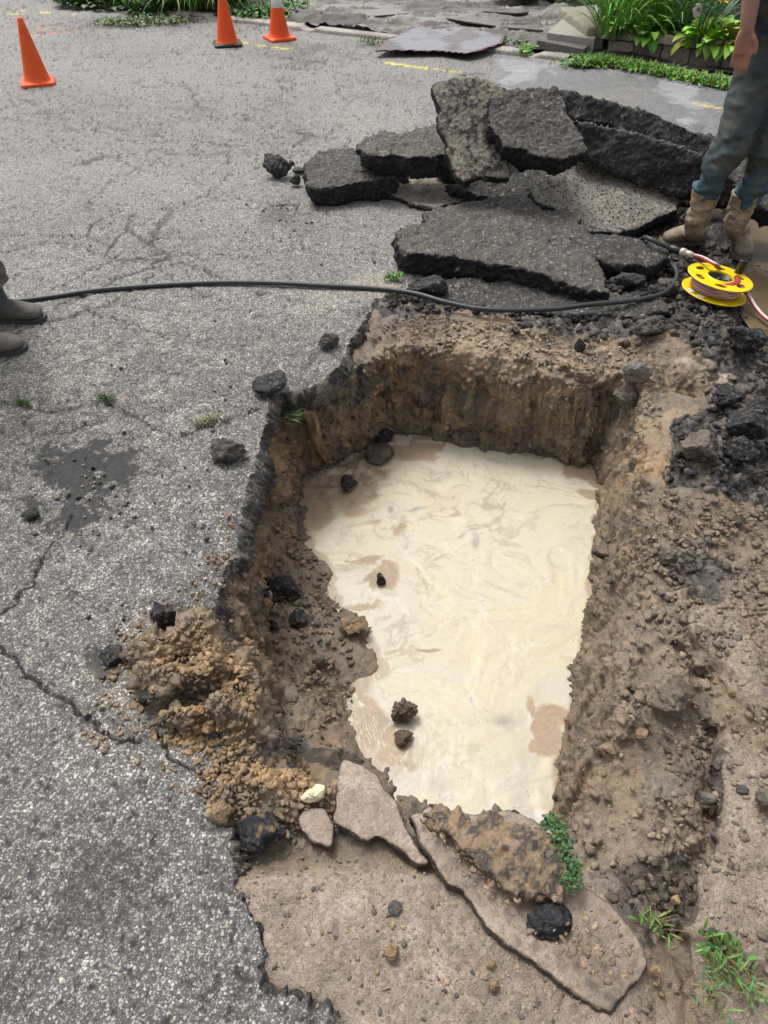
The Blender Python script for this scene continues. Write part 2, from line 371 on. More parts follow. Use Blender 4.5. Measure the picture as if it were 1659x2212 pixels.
def GS_(u, v, lift=0):
    """where the view ray through a photo position meets the modelled ground"""
    d = ray(u, v); t0 = (.15-CH)/d[2]; t1 = (-.75-CH)/d[2]; ts = np.linspace(t0, t1, 260); x = d[0]*ts; y = d[1]*ts; z = CH+d[2]*ts
    g = np.maximum(zat(x, y), np.where(inside(x, y, WATW), WZ, -9)); k = np.argmax(z <= g)
    return Vector((x[k], y[k], g[k]+lift))
def build_ground():
    ny, nx = XX.shape; V = np.stack([xf, yf, ZB.ravel()], 1); n = len(V)
    I = np.arange(n).reshape(ny, nx)
    Q = np.stack([I[:-1, :-1], I[:-1, 1:], I[1:, 1:], I[1:, :-1]], -1).reshape(-1, 4)
    VB = V.copy(); VB[:, 2] = -.95; QB = Q[:, ::-1]+n
    ring = np.concatenate([I[0, :], I[1:, -1], I[-1, :-1][::-1], I[1:-1, 0][::-1]]); nxr = np.roll(ring, -1)
    S = np.stack([nxr, ring, ring+n, nxr+n], 1)
    me = remesh(mesh_np('tmp', np.vstack([V, VB]), np.vstack([Q, QB, S])), .0062)
    lap(me, 1, .4)
    V = getv(me).astype(np.float64); Nn = getn(me).astype(np.float64)
    # drop the underside
    keep = V[:, 2] > -.85
    x, y, z = V.T; u, v = proj(x, y, z)
    P = V
    inO = sdf(x, y, OPENW)
    mud = np.clip(ss(v, 1850, 1900)*ss(-(u-1330-(v-1900)*.2), -80, 20), 0, 1)
    mud = np.where(z > -.06, mud, 0); mr = np.where(z > -.08, mudR(u, v, P), 0); mud = np.maximum(mud, mr)
    wv = np.stack([fbm(P, 40, 2, 801), fbm(P, 40, 2, 802), fbm(P, 40, 2, 803)], 1)*.012
    f1, f2, id1 = cell(P+wv, 24, 1); g1, g2, id2 = cell(P+wv*.7, 58, 4)
    dome1 = (np.clip((f2-f1)*2.6, 0, 1)*.6+.4*np.clip(1-f1, 0, 1))*(.15+1.1*id1); dome2 = (np.clip((g2-g1)*2.4, 0, 1)*.7+.3*np.clip(1-g1, 0, 1))*(.1+1.1*id2)
    ridge = 1-np.abs(fbm(P, 17, 4, 44, .6))*2.2
    big = fbm(P, 9, 4, 40); fine = fbm(P, 45, 3, 60)
    # scraped bucket marks: smoother faces on the far and right walls
    smear = np.exp(-(((u-1240)/120)**2+((v-890)/55)**2))+np.exp(-(((u-1315)/28)**2+((v-990)/130)**2))+.7*np.exp(-(((u-1245)/50)**2+((v-1600)/260)**2))+.8*np.exp(-(((u-960)/60)**2+((v-870)/60)**2))+.9*np.exp(-(((u-570)/25)**2+((v-1080)/38)**2))
    smear = np.clip(smear, 0, 1)*(z < -.05)
    rough = (1-.93*mud)*(1-.5*smear); wet = (z < WZ-.02)
    rough = np.where(wet, .3, rough)
    blk = blackmask(u, v, P, z)
    lump = ss(fbm(P, 8, 3, 47), -.35, .35)
    hc = .022*dome1*(.15+.85*lump)*(.7+.4*blk)+.012*dome2*(.4+.6*lump); fill = .0105-.006*np.exp(-((v-735)/60)**2)*(u > 780)+.010*fbm(P, 5, 3, 55)-.006*blk; hc = fill+np.log1p(np.exp(np.clip((hc-fill)/.0022, -30, 30)))*.0022
    fillm = ss(fill-.022*dome1*(.15+.85*lump)*(.7+.4*blk)-.012*dome2*(.4+.6*lump), -.001, .004)*(1-mud)
    amp = rough*(hc+.013*big+.0045*fine*(1-.6*fillm)+.005*ridge+ss(.8-Nn[:, 2], 0, .3)*(.010*dome2+.004*fine))
    steep = ss(.75-Nn[:, 2], 0, .35)*(z > WZ); cl1 = 1-np.abs(fbm(P*np.array([1, 1, .7]), 7, 4, 48, .55))*2.6
    rw = ss(u, 1170, 1230)*ss(v, 1020, 1100); amp = amp + steep*(.013*cl1+.014*dome1*(1-.6*smear)+.020*fbm(P, 5, 3, 49))*(1-mud)*(1-.7*rw)
    amp = amp + mud*(.0022*np.where(id2 > .8, dome2, 0)*1.6+.003*fbm(P, 14, 3, 70))
    groove = np.clip(smear, 0, 1)*.006*np.sin(u*.42+3*fbm(P, 6, 2, 3))*(u > 780)*(u < 1310)
    V = V+Nn*(amp-.022*rough+groove)[:, None]
    # cavity washed into the left wall
    dc = ((u-572)/34)**2+((v-1085)/42)**2; V[:, 0] -= np.where((z < -.1) & (u < 640), .13*np.exp(-dc**2*1.2), 0)
    col = groundcol(u, v, P, z, mud, blk, smear, id1*(1-fillm)+.5*fillm, id2*(1-fillm)+.5*fillm, big)
    q = (fillm*.28*(1-blk))[:, None]; col[:, :3] = col[:, :3]*(1-q)+np.array([.25, .198, .148])*q; col[:, 3] *= 1-.4*fillm
    Fc = np.empty(len(me.polygons)*4, np.int32); me.loops.foreach_get('vertex_index', Fc); Fc = Fc.reshape(-1, 4)
    kf = keep[Fc].all(1) & ((inO > -.14) | (V[:, 2] > -.02))[Fc].any(1); Fc = Fc[kf]
    us = np.unique(Fc); mp = np.zeros(len(V), np.int64); mp[us] = np.arange(len(us))
    m2 = mesh_np('ground', V[us], mp[Fc], M_EARTH, col[us])
    return link('ground', m2, kind='structure')
def blackmask(u, v, P, z):
    w = fbm(P, 7, 4, 90)*24; w2 = fbm(P, 8, 4, 91)*20
    uu, vv = u+w, v+w2
    a = inside(uu, vv, [(800,655),(905,590),(1100,600),(1380,480),(1700,440),(1900,600),(1800,1090),(1640,1090),(1560,1050),(1470,1060),(1430,1000),(1450,900),(1560,850),(1520,760),(1440,728),(1200,708),(1000,672),(880,668),(820,690)])
    b = inside(uu, vv, [(1250,1890),(1340,1880),(1500,1840),(1500,1990),(1400,2040),(1320,1960)])
    m = np.maximum(a*1., b*.75); 
    for (c, d, r1, r2) in ((600,1270,60,25),(650,1335,28,14),(620,1620,60,22),(720,1640,70,26),(900,1725,40,14),(1090,1800,60,40),(1545,1700,16,150),(1010,838,20,22),(770,830,16,60),(1530,1250,80,60)):
        m = np.maximum(m, .85*(np.exp(-((uu-c)/r1)**2-((vv-d)/r2)**2) > .4))
    patch = fbm(P, 12, 3, 93); m = m*(1-.45*ss(patch, .3, .5))
    return np.where(z < WZ+.0, 0, m)
def groundcol(u, v, P, z, mud, blk, smear, id1, id2, big):
    n = len(u); w = fbm(P, 6, 4, 101)*18; uu, vv = u+w, v+fbm(P, 6, 4, 102)*18
    def c(*a): return np.array(a)
    col = np.tile(c(.222, .162, .108), (n, 1))
    def put(m, cc): nonlocal col; col = col*(1-m[:, None])+np.asarray(cc)*m[:, None]
    def bl(L_):
        m = 0*u
        for (a, b, r1, r2) in L_: m = np.maximum(m, np.exp(-(((uu-a)/r1)**2+((vv-b)/r2)**2)**1.5))
        return m
    put(bl([(430,1480,170,120),(580,1690,190,60),(480,1400,80,60),(620,1720,120,40),(420,1580,120,40),(560,1250,26,80)])*.95, (.37, .235, .115))
    put(bl([(950,800,220,50),(870,900,110,60),(1080,850,60,50),(1160,830,60,50),(1370,960,40,110),(1420,1010,60,60),(600,1000,60,70),(700,900,60,60),(760,930,30,40),(1150,870,40,40)])*.85, (.36, .235, .12))
    put(bl([(960,730,260,34),(1180,770,220,40),(1450,850,70,90),(1520,820,60,30)])*.85, (.38, .285, .19))
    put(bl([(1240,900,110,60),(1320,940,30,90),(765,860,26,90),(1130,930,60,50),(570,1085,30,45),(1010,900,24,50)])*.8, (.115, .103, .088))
    put(bl([(1450,1100,70,40),(1480,1180,60,40),(1400,1060,30,30)])*.6, (.16, .14, .118))
    put(bl([(1480,1330,190,160),(1430,1560,120,120),(1380,1800,130,90)])*.55, (.235, .19, .147))
    put(bl([(700,1460,120,140),(760,1400,60,70)])*.5, (.205, .155, .108))
    put(bl([(596,1555,34,70),(640,1500,40,30),(1440,1690,60,30)])*.5, (.34, .30, .25))
    put(ss(fbm(P, 6, 4, 111), .12, .35)*.6*(1-mud), (.075, .062, .05)); put(ss(fbm(P, 9, 4, 112), .2, .45)*.5*(1-mud), (.27, .19, .115)); put(ss(fbm(P, 13, 4, 113), .3, .45)*.6*(1-mud), (.12, .112, .102)); put(ss(id1, .78, .85)*.5*(1-mud), (.10, .078, .06)); put(ss(id2, .8, .9)*.4*(1-mud), (.31, .235, .155))
    put(np.where(z > -.2, mud, 0), (.30, .238, .188)); put(np.where(z > -.2, mud, 0)*ss(fbm(P, 4, 4, 120), .0, .5)*.45, (.22, .172, .132)); put(np.where(z > -.2, mud, 0)*ss(fbm(P, 26, 3, 121), .25, .5)*.35, (.37, .31, .26))
    pm = ss(bl([(1515,800,46,22),(1560,822,22,14),(1478,775,22,12)])+.25*fbm(P, 20, 3, 140), .45, .65); put(pm, (.40, .335, .25)); blk = blk*(1-pm)
    put(blk*(.8+.2*(id1 > .2)), (.015, .015, .017)); put((blk > .3)*ss(id1, .7, .8)*.8, (.10, .093, .085))
    put((blk > .3)*ss(id2, .82, .9)*.5, (.25, .23, .2))
    Pz_ = P*np.array([1, 1, .18]); wl = ss(-z, .08, .16)*(v < 1250)*(u > 640)
    put(wl*ss(fbm(Pz_, 13, 4, 130), .12, .35)*.75, (.085, .078, .068)); put(wl*ss(fbm(Pz_, 11, 4, 131), .15, .4)*.6, (.27, .19, .105)); put(wl*ss(fbm(P, 16, 3, 132), .25, .5)*.8, (.34, .235, .13)); put(wl*ss(fbm(P, 12, 3, 133), .3, .5)*.8, (.045, .042, .04))
    put(np.exp(-((z-WZ-.01)/.022)**2)*(z > WZ-.05)*.55, (.085, .064, .044))
    put(np.where((z < WZ-.01) & (z > WZ-.1), .7, 0), (.26, .195, .13))
    col = col*(1+.22*big[:, None])*(.84+.32*id1[:, None])
    col = np.clip(col, .008, .8)
    sp = .3*(1-mud)+.45*mud; sp = np.where(blk > .4, .12, sp); sp = sp*(1-.7*smear)
    return np.hstack([col, sp[:, None]])
ground = build_ground()
# ---------------------------------------------------------------- road
CRACKS = [
 ([(0,1335),(45,1290),(75,1240),(100,1195),(132,1155),(150,1110)], 7, .9), ([(0,1390),(30,1430),(62,1462),(110,1500),(150,1520),(200,1560),(240,1590),(300,1600)], 9, 1), ([(330,1580),(372,1635),(400,1655),(440,1675),(462,1700)], 7, 1.2),
 ([(0,870),(60,880),(110,890),(160,885),(205,868),(250,880),(300,905),(345,930),(380,945),(450,925),(520,900),(565,880)], 6, .8), ([(0,1010),(60,1020),(100,1030)], 4, .6),
 ([(0,545),(60,530),(120,525),(165,528),(200,540),(225,556),(290,560),(360,565),(420,578),(470,598),(560,612)], 5, .8),
 ([(0,598),(60,600),(110,612),(150,625)], 4, .7), ([(95,700),(140,690),(190,672),(235,658),(260,640),(300,620),(340,592)], 7, .8), ([(190,672),(240,690),(290,702),(340,722),(370,735)], 5, .8), ([(390,738),(410,722),(440,708)], 4, .7),
 ([(530,625),(590,635),(650,650),(700,668),(780,675)], 5, .8), ([(250,645),(275,662),(340,670)], 4, .6), ([(220,605),(260,620)], 4, .7),
 ([(330,275),(365,255),(372,250)], 3, .7), ([(130,190),(220,205),(320,228),(400,236),(440,238),(500,248),(560,258),(590,268),(592,280)], 4, .6),
 ([(200,255),(330,278),(370,290),(440,305),(530,320),(640,332),(720,340)], 4, .8), ([(330,278),(420,290),(500,302),(560,300),(600,320),(660,328)], 4, .7), ([(0,240),(80,250),(190,265),(280,280)], 3, .6),
 ([(630,135),(680,160),(740,185),(790,215),(830,225),(900,232)], 3, .6), ([(540,120),(600,110),(640,100)], 3, .3), ([(0,480),(80,470),(160,478)], 3, .5), ([(10,150),(60,170),(120,178)], 3, .4), ([(560,565),(640,600),(700,612)], 3, .5),
 ([(890,245),(940,222),(1000,205),(1060,160)], 3, .7), ([(420,610),(400,580),(440,560)], 3, .5)]
def build_road():
    ys = [.1]
    while ys[-1] < 12.8: ys.append(ys[-1]+max(.0035, (ys[-1]**2+2.56)/1.6/731*1.05))
    ys = np.array(ys)
    inner = np.linspace(-1, 1, 860); outer = np.cumsum(np.geomspace(.01, .6, 26))
    s = np.concatenate([-(1+outer)[::-1], inner, 1+outer])
    X = s[None, :]*(.60*(.725*ys+1.1))[:, None]; Y = np.repeat(ys[:, None], len(s), 1); ny, nx = X.shape
    x, y = X.ravel(), Y.ravel(); P = np.stack([x, y, 0*x], 1); u, v = proj(x, y, 0*x)
    wx = x+fbm(P, 18, 4, 201)*.015; wy = y+fbm(P, 18, 4, 202)*.015
    dO = sdf(wx, wy, OPENW)
    near = np.clip(2.2/(1+y), .15, 1)
    cr = 0*x
    wob = np.stack([fbm(P, 26, 4, 210, .65), fbm(P, 26, 4, 211, .65)], 1)*.010*(1+y*.5)[:, None]
    for pts, wd, st in CRACKS:
        d = dline(x+wob[:, 0], y+wob[:, 1], W2(pts)); w = wd/1580*(.725*y+1.1)*.42*(.6+.8*vn(P*9, 4))
        cr = np.maximum(cr, np.clip(st, 0, 1)*np.exp(-(d/np.maximum(w, .0022))**2))
    Pc = P+np.stack([wob[:, 0]*.8+.16*fbm(P, 1.6, 3, 250), wob[:, 1]*.8+.16*fbm(P, 1.6, 3, 251), 0*x], 1); k1, k2, _k = cell(Pc*np.array([1, 1.35, 1]), 1.25, 252); k3, k4, _k = cell(Pc, 2.6, 254)
    mk_ = ss(fbm(P, .9, 2, 253), -.15, .2); wd_ = .0022*(1+.22*y)
    cr2 = np.exp(-((k2-k1)/1.25/2/wd_)**2)*ss(fbm(P, 1.5, 2, 255), -.1, .4)*.8; cr3 = np.exp(-((k4-k3)/2.6/2/wd_)**2)*mk_*ss(fbm(P, 1.8, 2, 256), .1, .4)*.6
    cr = np.maximum(cr, np.maximum(cr2, cr3)*ss(y, 1.5, 2.6)*(1-ss(u, 1000, 1150)*ss(-v, -330, -200)))
    z = .004*fbm(P, 2, 3, 220) + .0018*fbm(P, 60, 2, 221)*near - .016*cr
    lip = ss(dO, -.05, 0); z = z - .006*lip*(1+fbm(P, 30, 2, 5))
    sag = np.exp(-(((u-650)/70)**2+((v-835)/40)**2)); z -= .02*sag
    # colours
    n1 = fbm(P, 1.3, 5, 230); n2 = fbm(P, 5, 4, 231); n3 = fbm(P, 22, 3, 232)
    w = n2*26; uu, vv = u+w, v+fbm(P, 5, 4, 233)*26
    col = np.tile(np.array([.088, .085, .081]), (len(x), 1))
    def put(m, cc): nonlocal col; col = col*(1-m[:, None])+np.asarray(cc)*m[:, None]
    def bl(L_, p=1.5):
        m = 0*u
        for q in L_: m = np.maximum(m, (q[4] if len(q) > 4 else 1)*np.exp(-(((uu-q[0])/q[2])**2+((vv-q[1])/q[3])**2)**p))
        return m
    far = ss(y, 2.0, 5.5); put(far*.9, (.168, .166, .162))
    put(bl([(330,285,130,25),(760,240,160,30),(600,330,200,40,.6),(860,290,90,25),(180,300,90,20,.6)])*.6*np.clip(.6+n3, 0, 1), (.20, .19, .165))
    put(ss(n3, .1, .6)*.35*(1-far), (.13, .123, .112)); put(ss(n3, .15, .6)*.4*bl([(430,740,260,70),(200,760,200,60),(350,800,300,120)]), (.22, .19, .13))
    put(bl([(620,470,60,34,.75),(700,500,100,40,.5),(640,440,60,25,.5),(780,560,160,60,.35),(600,740,110,80,.4),(560,880,100,60,.5)])*ss(n3+n2*.5+.4*fbm(P, 60, 3, 244), -.3, .4), (.045, .044, .043))
    st = bl([(190,1010,95,60,1),(160,1090,60,30,.8),(230,960,80,24,.7)], 2)*ss(n3, -.9, -.2)
    st = np.maximum(st, bl([(230,1430,40,32,.85),(70,1110,34,22,.7),(370,1330,28,34,.7)], 2)*ss(n3, -.6, -.05))
    mott = ss(n2*.8+.55*n3+.6*fbm(P, 60, 3, 240)+.35*fbm(P, 170, 2, 243), .15, .55)*.9*np.maximum(ss(v, 1650, 1850), .3*ss(v, 1100, 1300))
    st = ss(st+.30*fbm(P, 60, 3, 241)+.22*fbm(P, 170, 2, 242), .10, .46); put(mott*.8, (.036, .035, .034)); put(st*.95, (.018, .018, .019))
    put(bl([(520,250,300,60,.3),(100,420,200,60,.35),(330,480,300,40,.25)])*ss(n2, -.2, .4), (.08, .08, .082))
    # dusty soil thrown on the slab by the heap
    put(bl([(380,1360,120,90,.6),(250,1500,90,70,.5),(330,1620,150,60,.4),(500,1090,40,60,.4)])*ss(n3, -.4, .4), (.15, .115, .075))
    put(bl([(830,640,50,24,.8),(760,620,40,20,.5),(690,650,60,20,.4)])*.8, (.34, .29, .20))
    # newer dark asphalt strip at the right, with two dried pale patches
    nw = inside(uu+0, vv, [(1055,150),(1110,128),(1240,138),(1420,158),(1700,190),(2400,260),(2400,470),(1600,400),(1240,260),(1100,190)]); put(nw*1., (.125, .130, .138))
    pa = bl([(1140,148,72,14),(1120,166,40,7,.9),(1455,195,44,22),(1500,235,34,20),(1475,215,40,16)], 4); put(pa*1., (.27, .275, .285))
    put(bl([(1330,210,60,30,.5)]), (.20, .19, .13))
    wetk = bl([(720,115,180,10,.9),(640,95,120,8,.7),(300,40,160,7,.6),(500,45,60,6,.8)]); put(wetk, (.085, .08, .075))
    # paint
    def stripe(pts, wd, cc, a=.9):
        m = a*ss(wd*(.85+.3*vn(P*14, 8))-dline(x+.012*n3, y+.012*n3, W2(pts)), -.004, .004)*ss(n3, -.7, -.35); put(m, cc)
    Yl = (.62, .53, .04)
    stripe([(512,88),(560,97),(634,106)], .02, Yl); stripe([(828,134),(900,144),(1002,156)], .022, Yl); stripe([(1492,223),(1530,229),(1564,234)], .018, Yl, .8)
    stripe([(-40,18),(40,24),(105,27)], .022, Yl); stripe([(20,30),(95,32)], .014, Yl, .7); stripe([(150,30),(280,28)], .016, (.45, .42, .06), .6)
    Or = (.62, .20, .10)
    stripe([(78,60),(150,57)], .02, Or, .7); stripe([(72,76),(120,72),(184,65)], .022, Or, .75); stripe([(90,66),(140,62)], .02, Or, .5); stripe([(385,49),(430,47)], .02, Or, .6)
    put(cr*.95, (.03, .028, .026))
    col *= (1+.22*n1[:, None]+.15*n3[:, None]); col = np.clip(col, .012, .7)
    al = np.where(nw > .5, .3, .92-.25*far)*(1-.8*cr); al = al*(1-.75*pa)*(1-.8*st)*(1-.2*mott)
    paint = (col[:, 0] > col[:, 2]*3); al = np.where(paint, .12, al)
    # faces
    I = np.arange(ny*nx).reshape(ny, nx); Q = np.stack([I[:-1, :-1], I[:-1, 1:], I[1:, 1:], I[1:, :-1]], -1).reshape(-1, 4)
    keep = (dO[Q].mean(1) < 0); Q = Q[keep]
    # broken edge: boundary edges hang down as a dark skirt
    E = np.concatenate([Q[:, [0, 1]], Q[:, [1, 2]], Q[:, [2, 3]], Q[:, [3, 0]]]); key = np.sort(E, 1); kk = key[:, 0]*10**7+key[:, 1]
    uq, idx, cnt = np.unique(kk, return_index=True, return_counts=True); B = E[idx[cnt == 1]]
    B = B[(np.abs(dO[B]).max(1) < .08)]
    V = np.stack([x, y, z], 1); C = np.hstack([col, al[:, None]])
    bv = np.unique(B); m = {int(a): i for i, a in enumerate(bv)}; bi = np.vectorize(m.get)(B)
    gxn = 0; gyn = 0
    for ka, kb in ((.02, 0), (-.02, 0), (0, .02), (0, -.02), (.014, .014), (-.014, -.014), (.014, -.014), (-.014, .014)):
        sd_ = sdf(x[bv]+ka, y[bv]+kb, OPENW); gxn = gxn+sd_*ka; gyn = gyn+sd_*kb
    gl_ = np.hypot(gxn, gyn)+1e-9; gxn = gxn/gl_; gyn = gyn/gl_
    base = len(V); nb = len(bv); bx, by = x[bv].copy(), y[bv].copy(); dg_ = np.bincount(bi.ravel(), minlength=nb)
    for _ in range(14):
        for arr in (0, 1):
            c_ = (bx, by)[arr]; sm_ = (np.bincount(bi[:, 0], c_[bi[:, 1]], nb)+np.bincount(bi[:, 1], c_[bi[:, 0]], nb))/np.maximum(dg_, 1)
            if arr == 0: bx2 = c_*.5+sm_*.5
            else: by2 = c_*.5+sm_*.5
        bx, by = bx2, by2
    lf = fbm(np.stack([bx, by, 0*bx], 1), 7, 3, 306); layers = [(-.003-.0085*k, .004+.026*math.sin(min(1, k/5)*1.57)-(.0 if k < 10 else (k-10)*.012)) for k in range(15)]+[(-.126, -.09), (-.124, -.20)]; prev = bv; Vs = [V]; Cs = [C]; Qs = [Q]
    for li, (dz, off) in enumerate(layers):
        Pb = np.stack([bx, by, 0*bx+dz], 1); ca1, ca2, cai = cell(Pb, 42, 307); cb1, cb2, cbi = cell(Pb, 95, 308)
        o2 = off*(1+.9*lf)+.016*(np.clip((ca2-ca1)*2.4, 0, 1)*(.1+cai)-.35)+.006*(cbi-.5)
        NV = np.stack([bx+gxn*o2, by+gyn*o2, z[bv]*.5+dz*(1+.25*lf)+.004*(cai-.5)], 1); ids = base+np.arange(len(bv)); base += len(bv)
        sh = .014+.03*cai*cbi; dq = ss(fbm(Pb, 18, 3, 304), .1, .4)*.6; Vs.append(NV); Cs.append(np.stack([sh*(1-dq)+.12*dq, sh*(1-dq)+.09*dq, sh*(1-dq)+.06*dq, 0*sh+.6], 1))
        Qs.append(np.stack([prev[bi[:, 1]] if li == 0 else ids0[bi[:, 1]], prev[bi[:, 0]] if li == 0 else ids0[bi[:, 0]], ids[bi[:, 0]], ids[bi[:, 1]]], 1)); ids0 = ids
    V = np.vstack(Vs); C = np.vstack(Cs); Q = np.vstack(Qs)
    us = np.unique(Q); mp = np.zeros(len(V), np.int64); mp[us] = np.arange(len(us))
    return link('road', mesh_np('road', V[us], mp[Q], M_ROAD, C[us]), kind='structure')
road = build_road()
# ---------------------------------------------------------------- water in the pit
def foammat():
    m, t, b = nmat('foamy_water'); L = t.links
    at = N(t, 'ShaderNodeAttribute', attribute_name='Col'); geo = N(t, 'ShaderNodeNewGeometry'); pos = geo.outputs['Position']
    n0 = N(t, 'ShaderNodeTexNoise', i_Scale=7., i_Detail=4., i_Distortion=.8); L.new(pos, n0.inputs['Vector'])
    ad = N(t, 'ShaderNodeVectorMath', operation='MULTIPLY_ADD'); L.new(n0.outputs['Color'], ad.inputs[0]); ad.inputs[1].default_value = (.35, .35, .0); L.new(pos, ad.inputs[2])
    n1 = N(t, 'ShaderNodeTexNoise', i_Scale=13., i_Detail=6., i_Roughness=.55, i_Distortion=1.6); L.new(ad.outputs[0], n1.inputs['Vector'])
    n2 = N(t, 'ShaderNodeTexNoise', i_Scale=34., i_Detail=3., i_Distortion=2.2); L.new(ad.outputs[0], n2.inputs['Vector'])
    # thin swirl lines of thinner foam
    ln = mathn(t, 'SUBTRACT', 1., mathn(t, 'MULTIPLY', mathn(t, 'ABSOLUTE', mathn(t, 'SUBTRACT', n1.outputs[0], .5)), 30.), clamp=True)
    ln2 = mathn(t, 'SUBTRACT', 1., mathn(t, 'MULTIPLY', mathn(t, 'ABSOLUTE', mathn(t, 'SUBTRACT', n2.outputs[0], .44)), 24.), clamp=True)
    nb = N(t, 'ShaderNodeTexNoise', i_Scale=2.6, i_Detail=3.); L.new(pos, nb.inputs['Vector'])
    c = mixc(t, mathn(t, 'MULTIPLY', ln, .14), at.outputs['Color'], (.40, .36, .30))
    c = mixc(t, mathn(t, 'MULTIPLY', mathn(t, 'MULTIPLY', ln2, .3), mathn(t, 'MULTIPLY_ADD', nb.outputs[0], 4., -1.7, clamp=True)), c, (.33, .29, .24))
    c = mixc(t, mathn(t, 'MULTIPLY_ADD', n2.outputs[0], 1.1, -.45, clamp=True), c, (.58, .505, .36))
    # bubbles
    vo = N(t, 'ShaderNodeTexVoronoi', i_Scale=42.); L.new(pos, vo.inputs['Vector']); sp = N(t, 'ShaderNodeSeparateColor'); L.new(vo.outputs['Color'], sp.inputs[0])
    r = mathn(t, 'MULTIPLY', mathn(t, 'GREATER_THAN', sp.outputs[0], .86), mathn(t, 'LESS_THAN', vo.outputs['Distance'], .13))
    c = mixc(t, mathn(t, 'MULTIPLY', r, .55), c, (.27, .20, .12))
    L.new(c, b.inputs['Base Color'])
    L.new(mathn(t, 'MULTIPLY_ADD', at.outputs['Alpha'], .22, .10), b.inputs['Roughness']); b.inputs['Specular IOR Level'].default_value = .35
    hh = mathn(t, 'ADD', mathn(t, 'MULTIPLY', n1.outputs[0], .6), mathn(t, 'MULTIPLY', n2.outputs[0], .3))
    bu = N(t, 'ShaderNodeBump', i_Strength=.35, i_Distance=.006); L.new(hh, bu.inputs['Height']); L.new(bu.outputs[0], b.inputs['Normal'])
    return m
M_FOAM = foammat()
def build_water():
    P0 = np.array(WATW); x0, y0 = P0.min(0)-.06; x1, y1 = P0.max(0)+.06
    xs = np.arange(x0, x1, .005); ys = np.arange(y0, y1, .005); X, Y = np.meshgrid(xs, ys); x, y = X.ravel(), Y.ravel(); P = np.stack([x, y, 0*x], 1)
    d = sdf(x, y, WATW); u, v = proj(x, y, 0*x+WZ)
    w1 = fbm(P, 3.5, 3, 401); w2 = fbm(P, 3.5, 3, 402); wpx, wpy = x+.10*w1, y+.10*w2
    P2 = np.stack([wpx, wpy, 0*x], 1); sw = fbm(P2, 6, 5, 403); sw2 = fbm(np.stack([wpx+.05*sw, wpy+.05*sw, 0*x], 1), 14, 4, 404); bigc = fbm(P, 1.6, 2, 405)
    uu, vv = u+38*sw+14*sw2, v+38*fbm(P2, 6, 5, 408)+14*sw2
    hole = 0*x
    for (a, b, r1, r2, s) in ((680,1000,80,70,1.4),(745,1035,85,46,1.3),(790,1010,50,26,1.0),(880,950,90,14,.95),(960,955,70,10,.8),(1262,1035,34,34,1.1),(1275,1140,14,30,1.0),(810,1260,52,34,1.0),(770,1215,70,18,.75),(690,1110,40,40,.7),(780,1320,60,22,.8),
                              (800,1540,40,70,1.2),(880,1640,50,60,.5),(905,1395,38,18,.8),(1185,1610,50,34,1.2),(1200,1560,40,30,.7),(780,1090,60,26,.55),(830,1140,90,16,.55),(1220,1700,20,60,.6),(860,1590,26,40,.8)):
        hole = np.maximum(hole, s*np.exp(-((uu-a)/r1)**2-((vv-b)/r2)**2))
    foam = 1-ss(hole+.26*sw2+.16*sw, .30, .56)
    tn = np.abs(sw2+.5*sw); thin = (1-ss(tn, .0, .055))*.75*np.clip(1.25-((u-790)/230)**2-((v-1120)/190)**2, .10, 1)+ss(.5*sw2+.55*sw, .04, .2)*.6*np.clip(1.2-((u-760)/200)**2-((v-1130)/170)**2, .0, 1); thin = np.clip(thin, 0, .9)
    q = P.copy()
    for k in range(3):
        a_ = fbm(q, 4.5, 2, 440+k); b_ = fbm(q, 4.5, 2, 450+k); q = q+np.stack([.045*a_, .045*b_, 0*a_], 1)
    mf = fbm(q*np.array([1, 1.6, 1]), 3.2, 3, 460); reg = np.clip(1.3*np.exp(-((u-800)/230)**2-((v-1120)/170)**2)+.6*np.exp(-((u-900)/120)**2-((v-1500)/260)**2)+.7*ss(fbm(P, 3, 3, 461), .0, .4), 0, 1)
    def wisp(f, sd, wd, aniso=(1, 1.5, 1)):
        m = fbm(q*np.array(aniso), f, 5, sd, .55); w_ = wd*(.25+1.5*ss(fbm(q, f*.8, 3, sd+1), -.35, .5)); return (1-ss(np.abs(m-.04), w_*.15, w_))*ss(fbm(q, f*1.3, 3, sd+2), -.35, .25)
    W1, W2_, W3, W4 = wisp(5, 470, .10), wisp(9, 480, .11), wisp(17, 490, .12), wisp(7, 500, .14, (1.4, 1, 1)); cloud = ss(fbm(q, 3.4, 5, 510), -.05, .4)
    thin = np.clip(thin*.4, 0, .6)
    cf = np.stack([.555+0*x, .508+0*x, .395+0*x], 1); cw = np.array([.535, .525, .485])
    wh = ss(v+200*bigc, 1250, 1650)[:, None]; cf = cf*(1-wh)+cw*wh
    yl = ss(fbm(P2, 4, 3, 410), -.02, .2)[:, None]*.55; cf = cf*(1-yl)+np.array([.58, .495, .325])*yl
    gb = ss(fbm(P2, 7, 4, 411), .02, .2)[:, None]*.30*ss(v, 1300, 1700)[:, None]; cf = cf*(1-gb)+np.array([.42, .42, .42])*gb
    gp = np.exp(-((uu-1110)/70)**2-((vv-1620)/90)**2)[:, None]*.45; cf = cf*(1-gp)+np.array([.40, .37, .31])*gp
    br = np.array([.335, .245, .165])*(1+.18*sw[:, None]); foam = foam*(.25+.75*ss(d+.016*fbm(P, 20, 3, 470), .002, .02)); th = (thin)[:, None]; f = foam[:, None]; sp_ = np.exp(-((u-750)/110)**2-((v-1015)/70)**2)[:, None]*.7; br = br*(1-sp_)+np.array([.33, .26, .20])*sp_*(1+.9*fbm(P, 30, 4, 430)[:, None])
    col = cf*(1-th)+np.array([.40, .335, .265])*th; col = br*(1-f)+col*f
